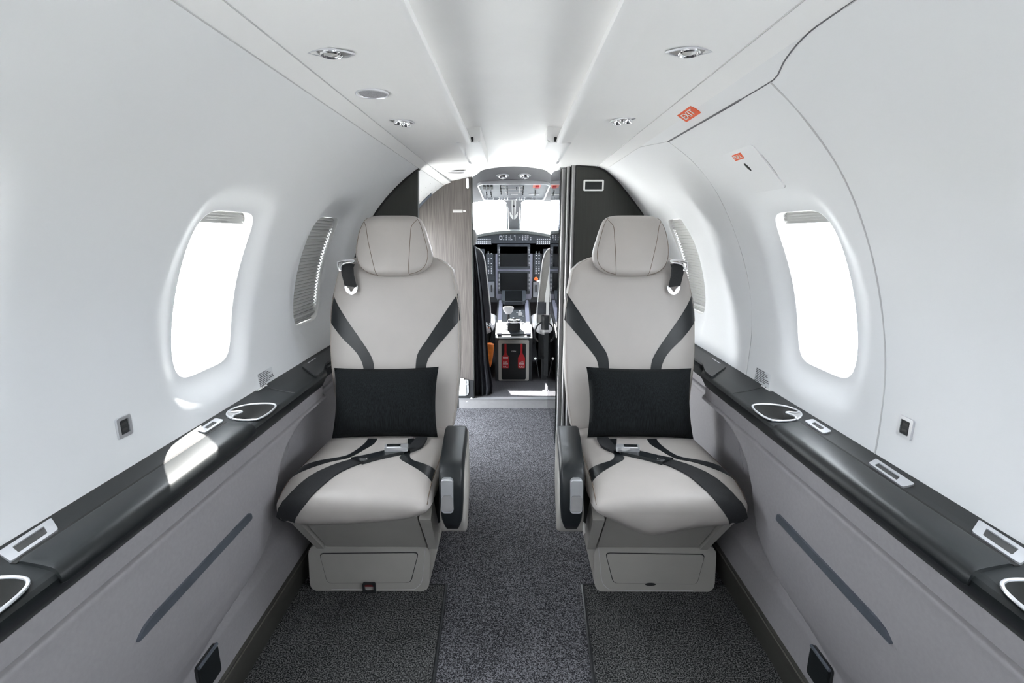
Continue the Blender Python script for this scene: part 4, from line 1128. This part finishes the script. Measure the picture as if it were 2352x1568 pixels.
for k in range(3):
    x = -0.205 + k * 0.026
    MB().prism(rrect(x - 0.009, x + 0.009, 0.09, 0.155, 0.003), po, OX, pu, pn_, 0, 0.016).build('guarded_switch', M['dark'], t, bevel=0.002)
sw = [(x, -0.19) for x in (-0.197, -0.155, -0.11, -0.09, -0.068, -0.046, 0.022, 0.042, 0.062, 0.084, 0.135, 0.168)] + [(-0.092, 0.14), (-0.092, 0.06), (-0.092, -0.02), (-0.047, 0.13), (-0.047, 0.05), (-0.047, -0.04), (0.02, 0.1), (0.066, 0.13), (0.066, 0.04), (0.066, -0.04), (0.155, 0.0), (0.155, -0.06), (-0.166, -0.03), (-0.166, -0.10), (-0.20, -0.05), (-0.20, -0.11)]
for x, v in sw:
    c = po + OX * x + pu * v
    MB().cyl(c, pn_, 0.0045, 0.008, 10).tube([c + pn_ * 0.006, c + pn_ * 0.020 - pu * 0.012], [0.0022, 0.0038], 8).build('toggle_switch', M['chrome'] if v < -0.15 else M['dark'], t)
mb = MB()
for (x0, x1, v0, v1) in ((-0.09, 0.066, 0.045, 0.051), (-0.09, -0.06, 0.11, 0.116), (-0.064, -0.060, -0.06, 0.116), (0.03, 0.066, 0.11, 0.116), (0.038, 0.042, -0.05, 0.116), (-0.06, 0.06, -0.05, -0.045), (-0.02, 0.03, -0.10, -0.09), (-0.2, -0.16, 0.03, 0.036), (0.11, 0.19, -0.10, -0.094), (-0.05, 0.035, 0.16, 0.168)):
    mb.prism([(x0, v0), (x1, v0), (x1, v1), (x0, v1)], po, OX, pu, pn_, 0.0, 0.0052)
tag(mb.build('legend_lines', M['white'], t), kind='stuff')
MB().prism(rrect(0.132, 0.186, 0.085, 0.165, 0.006), po, OX, pu, pn_, 0, 0.006).build('warning_plate', mat('salmon_plate', (0.75, 0.23, 0.16), 0.4), t)
for x in (0.155, 0.168):
    MB().prism(rrect(x - 0.006, x + 0.006, 0.10, 0.15, 0.002), po, OX, pu, pn_, 0, 0.014).build('guard', M['red'], t, bevel=0.002)
for x in (-0.073, 0.071):
    z = 1.5055 - 0.22 * x * x; c = V((x, 3.36, 1.500 - 0.22 * x * x))
    tt = thing('cockpit_dome_light', c, 'chrome swivel spotlight above the overhead panel, %s of the pair' % ('left' if x < 0 else 'right'), 'light', 'chrome cockpit spotlights')
    nd = V((0, -0.16, -1)).normalized()
    MB().lathe(c, nd, [(0.042, -0.004), (0.042, 0.003), (0.036, 0.006), (0.030, 0.002), (0.030, -0.004)]).build('ring', M['silver'], tt)
    MB().lathe(c, nd, [(0.030, 0.0), (0.027, 0.012), (0.018, 0.019), (0.008, 0.021), (0.001, 0.021)]).build('ball', M['chrome'], tt)

# instrument panel
ip = thing('instrument_panel', (0, 4.2, 0.5), 'charcoal instrument panel with two black stacked displays in the cockpit', 'instrument panel')
gs = []
for i in range(25):
    x = -0.72 + 1.44 * i / 24; zt = 1.158 - 0.36 * x * x - 0.1 * x ** 4
    gs.append([V((x, 4.14, zt - 0.034)), V((x, 4.135, zt - 0.028)), V((x, 4.14, zt - 0.008)), V((x, 4.17, zt)), V((x, 4.45, zt - 0.02)), V((x, 4.75, zt - 0.06))])
MB().grid(gs).build('glareshield', M['glare'], ip)
MB().box((-0.70, 4.168, 0.55), (0.70, 4.23, 1.10)).build('panel_body', M['ipanel'], ip)
PY = 4.165
fr = (V((0, PY, 0)), V((1, 0, 0)), V((0, 0, 1)), V((0, -1, 0)))
gp = [(x, 1.158 - 0.36 * x * x - 0.03) for x in [-0.68 + 1.36 * i / 16 for i in range(17)]]
MB().prism([(-0.68, 1.046), (0.68, 1.046)] + gp[::-1], *fr, -0.03, 0.012).build('upper_panel', M['ipanel'], ip, bevel=0.002)
MB().prism(rpoly([(-0.153, 1.057), (0.158, 1.057), (0.156, 0.60), (0.122, 0.53), (-0.122, 0.53), (-0.153, 0.60)], 0.01), *fr, -0.01, 0.008).build('display_surround', M['lav'], ip, bevel=0.003)
for (bz0, bz1, s0, s1) in ((0.832, 1.038, 0.854, 1.020), (0.622, 0.818, 0.645, 0.803)):
    d_ = MB().ring(rrect(-0.138, 0.138, bz0, bz1, 0.008), rrect(-0.1145, 0.1145, s0, s1, 0.003), *fr, 0.0, 0.016).build('display', M['ipanel'], ip, bevel=0.002)
    MB().prism(rrect(-0.1145, 0.1145, s0, s1, 0.003), *fr, 0.0, 0.011).build('screen', M['screen'], d_)
    mb = MB()
    for s in (-1, 1):
        for k in range(13):
            if k == 6: continue
            z = s0 + 0.012 + (s1 - s0 - 0.024) * k / 12
            for xx in (0.1215, 0.1315):
                mb.prism(rrect(s * xx - 0.0022, s * xx + 0.0022, z - 0.003, z + 0.003, 0.001), *fr, 0.014, 0.018)
    tag(mb.build('keys', M['key'], d_), kind='stuff')
mpn = MB().prism(rrect(-0.156, 0.159, 1.066, 1.119, 0.004), *fr, 0.010, 0.016).build('mode_panel', M['ipanel'], ip, bevel=0.001)
MB().ring(rrect(-0.120, -0.096, 1.076, 1.108, 0.002), rrect(-0.114, -0.102, 1.081, 1.103, 0.001), *fr, 0.015, 0.018).build('mode_window', M['key'], mpn)
mb = MB()
for x in (-0.026, 0.012, 0.076, 0.110):
    mb.prism([(x - 0.001, 1.07), (x + 0.001, 1.07), (x + 0.001, 1.116), (x - 0.001, 1.116)], *fr, 0.015, 0.0172)
for k in range(11):
    for r_ in range(3):
        if random.random() < 0.25: continue
        x = -0.084 + k * 0.0225; z = 1.076 + r_ * 0.0155; mb.prism(rrect(x - 0.0045, x + 0.0045, z - 0.0022, z + 0.0022, 0.001), *fr, 0.015, 0.018)
tag(mb.build('keys', M['key'], mpn), kind='stuff')
for s in (-1, 1):
    kp_ = MB().prism(rrect(min(s * 0.184, s * 0.36), max(s * 0.184, s * 0.36), 1.036, 1.094, 0.005), *fr, 0.010, 0.017).build('keyboard_panel', M['ipanel'], ip, bevel=0.001)
    mb = MB()
    for r_ in range(3):
        for k in range(10):
            x = s * (0.197 + k * 0.0165); z = 1.047 + r_ * 0.0165; mb.prism(rrect(x - 0.0052, x + 0.0052, z - 0.004, z + 0.004, 0.001), *fr, 0.016, 0.0195)
    tag(mb.build('keys', M['key'], kp_), kind='stuff')
    au = MB().prism(rrect(min(s * 0.173, s * 0.231), max(s * 0.173, s * 0.231), 0.785, 0.988, 0.004), *fr, 0.0, 0.012).build('audio_panel', M['ipanel'], ip, bevel=0.001)
    mb = MB()
    for k in range(14):
        for xx in (0.188, 0.213):
            if k in (3, 8) or random.random() < 0.2: continue
            z = 0.975 - k * 0.0137; mb.prism(rrect(s * xx - 0.005, s * xx + 0.005, z - 0.003, z + 0.003, 0.001), *fr, 0.011, 0.0145)
    tag(mb.build('keys', M['key'], au), kind='stuff')
    d_ = MB().ring(rrect(min(s * 0.245, s * 0.52), max(s * 0.245, s * 0.52), 0.78, 1.0, 0.006), rrect(min(s * 0.272, s * 0.495), max(s * 0.272, s * 0.495), 0.80, 0.985, 0.003), *fr, 0.0, 0.014).build('display', M['ipanel'], ip)
    MB().prism(rrect(min(s * 0.272, s * 0.495), max(s * 0.272, s * 0.495), 0.80, 0.985, 0.003), *fr, 0.0, 0.009).build('screen', M['screen'], d_)
    MB().prism(rpoly([(s * 0.165, 0.726), (s * 0.36, 0.726), (s * 0.36, 0.596), (s * 0.165, 0.596)], 0.006), *fr, 0.0, 0.02).build('lower_panel', M['opanel'], ip, bevel=0.002)
    MB().prism(rrect(min(s * 0.182, s * 0.195), max(s * 0.182, s * 0.195), 0.64, 0.70, 0.003), *fr, 0.018, 0.035).build('lever', M['dark'], ip, bevel=0.002)
kb = MB().lathe((0.188, 4.14, 0.752), (0, -1, 0), [(0.016, 0), (0.0165, 0.014), (0.013, 0.02), (0.001, 0.021)], 18).build('fuel_knob', mat('orange_knob', (0.9, 0.18, 0.04), 0.4), ip)
MB().box((0.192, 4.10, 0.728), (0.25, 4.15, 0.742)).build('white_tab', M['white'], ip)

# centre pedestal
pd = thing('centre_pedestal', (0, 3.6, 0.062), 'cockpit centre pedestal with two red pull handles on its aft face', 'pedestal')
side = [(3.462, 0.062), (3.470, 0.385), (3.50, 0.400), (4.0, 0.545), (4.12, 0.58), (4.12, 0.062)]
MB().prism(side, (0, 0, 0), (0, 1, 0), (0, 0, 1), (1, 0, 0), -0.135, 0.135).build('pedestal_body', M['dark'], pd, bevel=0.006)
ff = (V((0, 3.462, 0)), V((1, 0, 0)), V((0, 0.025, 1)).normalized(), V((0, -1, 0.02)).normalized())
MB().ring(rrect(-0.112, 0.112, 0.066, 0.372, 0.010), rrect(-0.090, 0.090, 0.072, 0.345, 0.012), *ff, -0.01, 0.010).build('aft_frame', M['leather2'], pd, bevel=0.002)
MB().prism(rrect(-0.090, 0.090, 0.072, 0.345, 0.012), *ff, -0.01, 0.003).build('aft_door', M['ledge'], pd)
MB().prism([(-0.045, 0.366), (0.045, 0.366), (0.032, 0.352), (-0.032, 0.352)], *ff, 0.008, 0.012).build('door_catch', M['strip'], pd)
lettering('lettering', 'OPEN', 0.013, ff[0] + ff[2] * 0.286 + ff[3] * 0.0045, (1, 0, 0), ff[2], M['white'], pd)
for x, wd, side_ in ((-0.060, 'FUEL', 'left'), (0.057, 'ACS', 'right')):
    h = MB().prism(rpoly([(x - 0.026, 0.162), (x + 0.026, 0.162), (x + 0.026, 0.240), (x + 0.007, 0.272), (x + 0.007, 0.345), (x - 0.007, 0.345), (x - 0.007, 0.272), (x - 0.026, 0.240)], 0.008), *ff, 0.004, 0.014).build('pull_handle', M['red'], pd, bevel=0.002)
    tag(h, 'red pull handle lettered %s PULL' % wd)
    for b, z, sz in ((wd, 0.205, 0.0165), ('PULL', 0.172, 0.0165)):
        lettering('lettering', b, sz, ff[0] + ff[1] * x + ff[2] * z + ff[3] * 0.0148, (1, 0, 0), ff[2], M['white'], h)
    mb = MB()
    for z in (0.193, 0.186) + ((0.243, 0.235) if side_ == 'left' else ()):
        mb.prism([(x - 0.019, z), (x + 0.019, z), (x + 0.019, z + 0.003), (x - 0.019, z + 0.003)], *ff, 0.013, 0.0147)
    mb.build('fine_print', M['white'], h)
    MB().prism(rrect(x - 0.024, x + 0.024, 0.138, 0.160, 0.004), *ff, 0.002, 0.006).build('handle_recess', M['gap'], pd)
MB().prism([(-0.116, 0), (0.116, 0), (0.116, 0.012), (-0.116, 0.012)], (0, 3.458, 0.385), (1, 0, 0), (0, 0.3, 0.95), (0, -0.95, 0.3), -0.01, 0.006).build('top_edge', M['silver'], pd, bevel=0.002)
tu = V((0, 0.5, 0.145)).normalized(); tn = V((0, -tu.z, tu.y)); to = V((0, 3.50, 0.402))
tf = (to, V((1, 0, 0)), tu, tn)
for s in (-1, 1):
    MB().prism(rrect(min(s * 0.092, s * 0.122), max(s * 0.092, s * 0.122), 0.0, 0.60, 0.004), *tf, 0, 0.012).build('side_rail', M['lav'], pd, bevel=0.003)
MB().prism(rrect(-0.09, 0.09, 0.005, 0.42, 0.004), *tf, 0, 0.006).build('top_panel', M['ipanel'], pd)
d_ = MB().prism(rpoly([(-0.075, 0.44), (0.075, 0.44), (0.102, 0.48), (0.102, 0.66), (-0.102, 0.66), (-0.102, 0.48)], 0.01), (0, 3.52, 0.425), (1, 0, 0), V((0, 0.5, 0.16)).normalized(), V((0, -0.16, 0.5)).normalized(), 0, 0.03).build('small_display', M['ipanel'], pd, bevel=0.004)
MB().prism(rrect(-0.072, 0.072, 0.45, 0.65, 0.004), (0, 3.52, 0.425), (1, 0, 0), V((0, 0.5, 0.16)).normalized(), V((0, -0.16, 0.5)).normalized(), 0.029, 0.032).build('screen', M['screen'], d_)
mb = MB()
for k in range(26):
    x = random.uniform(-0.08, 0.08); v = random.uniform(0.02, 0.40)
    mb.prism(rrect(x - 0.006, x + 0.006, v - 0.006, v + 0.006, 0.002), *tf, 0.004, 0.010)
tag(mb.build('keys', M['key'], pd), kind='stuff')
MB().prism(rrect(0.035, 0.065, 0.30, 0.37, 0.004), *tf, 0.005, 0.012).build('key_pad', M['strip'], pd)
# power lever with white T grip and the rounder lever behind it
fl_ = MB().tube([to + V((-0.040, 0.22, 0.06)), V((-0.042, 3.72, 0.535))], 0.011, 12).build('flap_lever', M['dark'], pd)
MB().loft([[V((-0.042 + x, 3.72 + y * 0.8, z)) for x, y in sel(hw, 0.018, 2.5, 24)] for z, hw in ((0.520, 0.012), (0.525, 0.022), (0.545, 0.036), (0.562, 0.042), (0.573, 0.041), (0.578, 0.034))]).build('lever_grip', M['white'], fl_, sharp=60)
pl_ = MB().loft([[V((0.002 + x, y0 + y, z)) for x, y in sel(hw, 0.025, 3, 24)] for z, hw, y0 in ((0.41, 0.048, 3.56), (0.45, 0.048, 3.565), (0.478, 0.046, 3.57))]).build('power_lever', M['dark'], pd, sharp=60)
MB().loft([[V((0.004 + x, 3.575 + y, z)) for x, y in sel(hw, hd_, 2.6, 24)] for z, hw, hd_ in ((0.472, 0.044, 0.022), (0.480, 0.052, 0.030), (0.498, 0.054, 0.032), (0.506, 0.046, 0.026), (0.509, 0.03, 0.018))]).build('lever_grip', M['chrome'], pl_, sharp=60)


def pilot_seat(s, label):
    t = thing('pilot_seat', (s * 0.40, 3.68, 0.062), label, 'pilot seat', 'pair of cockpit seats')
    zs_ = [0.46, 0.50, 0.60, 0.70, 0.80, 0.88, 0.94, 0.99, 1.02, 1.035, 1.04]
    hws = [0.215, 0.218, 0.215, 0.205, 0.196, 0.188, 0.180, 0.166, 0.142, 0.10, 0.06]
    cx_ = s * 0.385
    MB().loft([[V((cx_ + x, 3.60 - 0.10 * (z - 0.46) + y, z)) for x, y in sel(h, 0.045, 3.4, 44)] for z, h in zip(zs_, hws)]).build('backrest', M['cushion'] if s > 0 else M['curtain'], t, sharp=70)
    for e in (-1, 1):
        MB().tube([(cx_ + e * h * 0.985, 3.60 - 0.10 * (z - 0.46) - 0.030, z) for z, h in zip(zs_[:-1], hws[:-1])], 0.0045, 8).build('piping', M['white'], t)
    MB().loft([[V((cx_ + x, 3.59 + y, z)) for x, y in sel(h, 0.04, 3, 30)] for z, h in ((1.03, 0.07), (1.05, 0.11), (1.10, 0.125), (1.15, 0.11), (1.165, 0.07))]).build('headrest', M['cushion'], t, sharp=70)
    MB().loft([[V((cx_ + x, y, 0.44 + z)) for x, z in sel(hw, hz, 3, 36)] for y, hw, hz in ((3.50, 0.16, 0.02), (3.52, 0.22, 0.05), (3.62, 0.24, 0.06), (3.80, 0.25, 0.065), (3.95, 0.25, 0.06), (4.02, 0.23, 0.04), (4.03, 0.18, 0.02))]).build('seat_cover', M['fleece'], t, sharp=70)
    MB().box((cx_ - 0.20, 3.56, 0.20), (cx_ + 0.20, 3.98, 0.40)).build('seat_frame', M['dark'], t, bevel=0.01)
    for e in (-1, 1):
        MB().box((cx_ + e * 0.16 - 0.02, 3.50, 0.062), (cx_ + e * 0.16 + 0.02, 4.05, 0.22)).build('seat_rail', M['dark'], t, bevel=0.006)
    if s > 0:
        MB().box((0.225, 3.46, 0.10), (0.268, 3.50, 0.42)).build('lap_bar', M['dark'], t, bevel=0.006)
        MB().loft([[V((0.245 + x, 3.52 + y, z)) for x, y in sel(0.045, 0.03, 3, 24)] for z in (0.44, 0.50, 0.54)]).build('belt_reel', M['dark'], t, sharp=60)
        MB().tube(cr([(0.20, 3.47, 0.50), (0.165, 3.46, 0.47), (0.152, 3.46, 0.40), (0.175, 3.46, 0.36)], 14), 0.006, 8).build('harness_strap', M['web'], t)
        rows = []
        for z, x, w2 in ((0.90, 0.262, 0.006), (0.80, 0.255, 0.011), (0.70, 0.247, 0.018), (0.58, 0.242, 0.024), (0.545, 0.242, 0.022)):
            rows.append([V((x - w2, 3.515, z)), V((x + w2, 3.515, z)), V((x + w2, 3.522, z)), V((x - w2, 3.522, z))])
        MB().loft(rows).build('white_cover', M['white'], t)
        MB().loft([[V((0.205 + x, 3.52 + y, z)) for x, y in sel(0.030, 0.012, 4, 20)] for z in (0.55, 0.64)]).build('dark_pad', M['curtain'], t)
        MB().tube([(0.16, 3.44, 0.235), (0.17, 3.44, 0.20), (0.185, 3.45, 0.10)], [0.004, 0.003, 0.003], 8).build('release_lever', M['dark'], t)
        MB().lathe((0.158, 3.44, 0.238), (-0.3, -0.6, 0.4), [(0.008, -0.004), (0.010, 0.0), (0.006, 0.006), (0.001, 0.007)], 12).build('lever_knob', M['white'], t)
    else:
        MB().tube(cr([(-0.185, 3.46, 0.50), (-0.165, 3.45, 0.46), (-0.155, 3.45, 0.42), (-0.17, 3.45, 0.36)], 14), 0.006, 8).build('harness_strap', M['web'], t)
        MB().lathe((-0.178, 3.45, 0.475), (0, -1, 0), [(0.014, 0), (0.014, 0.01), (0.008, 0.014), (0.001, 0.014)], 14).build('harness_buckle', M['chrome'], t)


pilot_seat(-1, 'dark pilot seat with white piping and sheepskin cover, left of the pedestal')
pilot_seat(1, 'grey co-pilot seat with white sheepskin cover, right of the pedestal')

# dark curtain bundle hanging at the left of the cockpit doorway
rows = []
for z, x0, x1, fold in ((0.05, -0.272, -0.150, 0.020), (0.12, -0.272, -0.142, 0.020), (0.30, -0.270, -0.168, 0.018), (0.55, -0.268, -0.184, 0.015), (0.75, -0.266, -0.202, 0.012), (0.90, -0.264, -0.220, 0.010), (1.05, -0.262, -0.242, 0.007)):
    rows.append([V((x0 + (x1 - x0) * i / 24, 3.14 + fold * math.sin(i * 0.95) + (0.0 if i < 18 else (i - 18) * 0.006), z)) for i in range(25)])
rows2 = [r + [p + V((0, 0.006, 0)) for p in r[::-1]] for r in rows]
ct = MB().loft(rows2).build('curtain', M['curtain'], sharp=60); tag(ct, 'dark folded curtain hanging at the left side of the cockpit doorway', 'curtain')
op = MB().loft([[V((-0.172 + x, 3.35 + y, z)) for x, y in sel(w_, 0.03, 2.5, 24)] for z, w_ in ((0.205, 0.010), (0.23, 0.018), (0.28, 0.026), (0.33, 0.032), (0.365, 0.032), (0.37, 0.02))]).build('orange_pouch', M['orange'], sharp=60)
tag(op, 'bright orange pouch beside the pilot seat behind the dark curtain', 'pouch')

# apron outside
ap = MB().box((-40, -40, -1.25), (40, 40, -1.2)).build('ground', M['apron']); tag(ap, kind='structure')
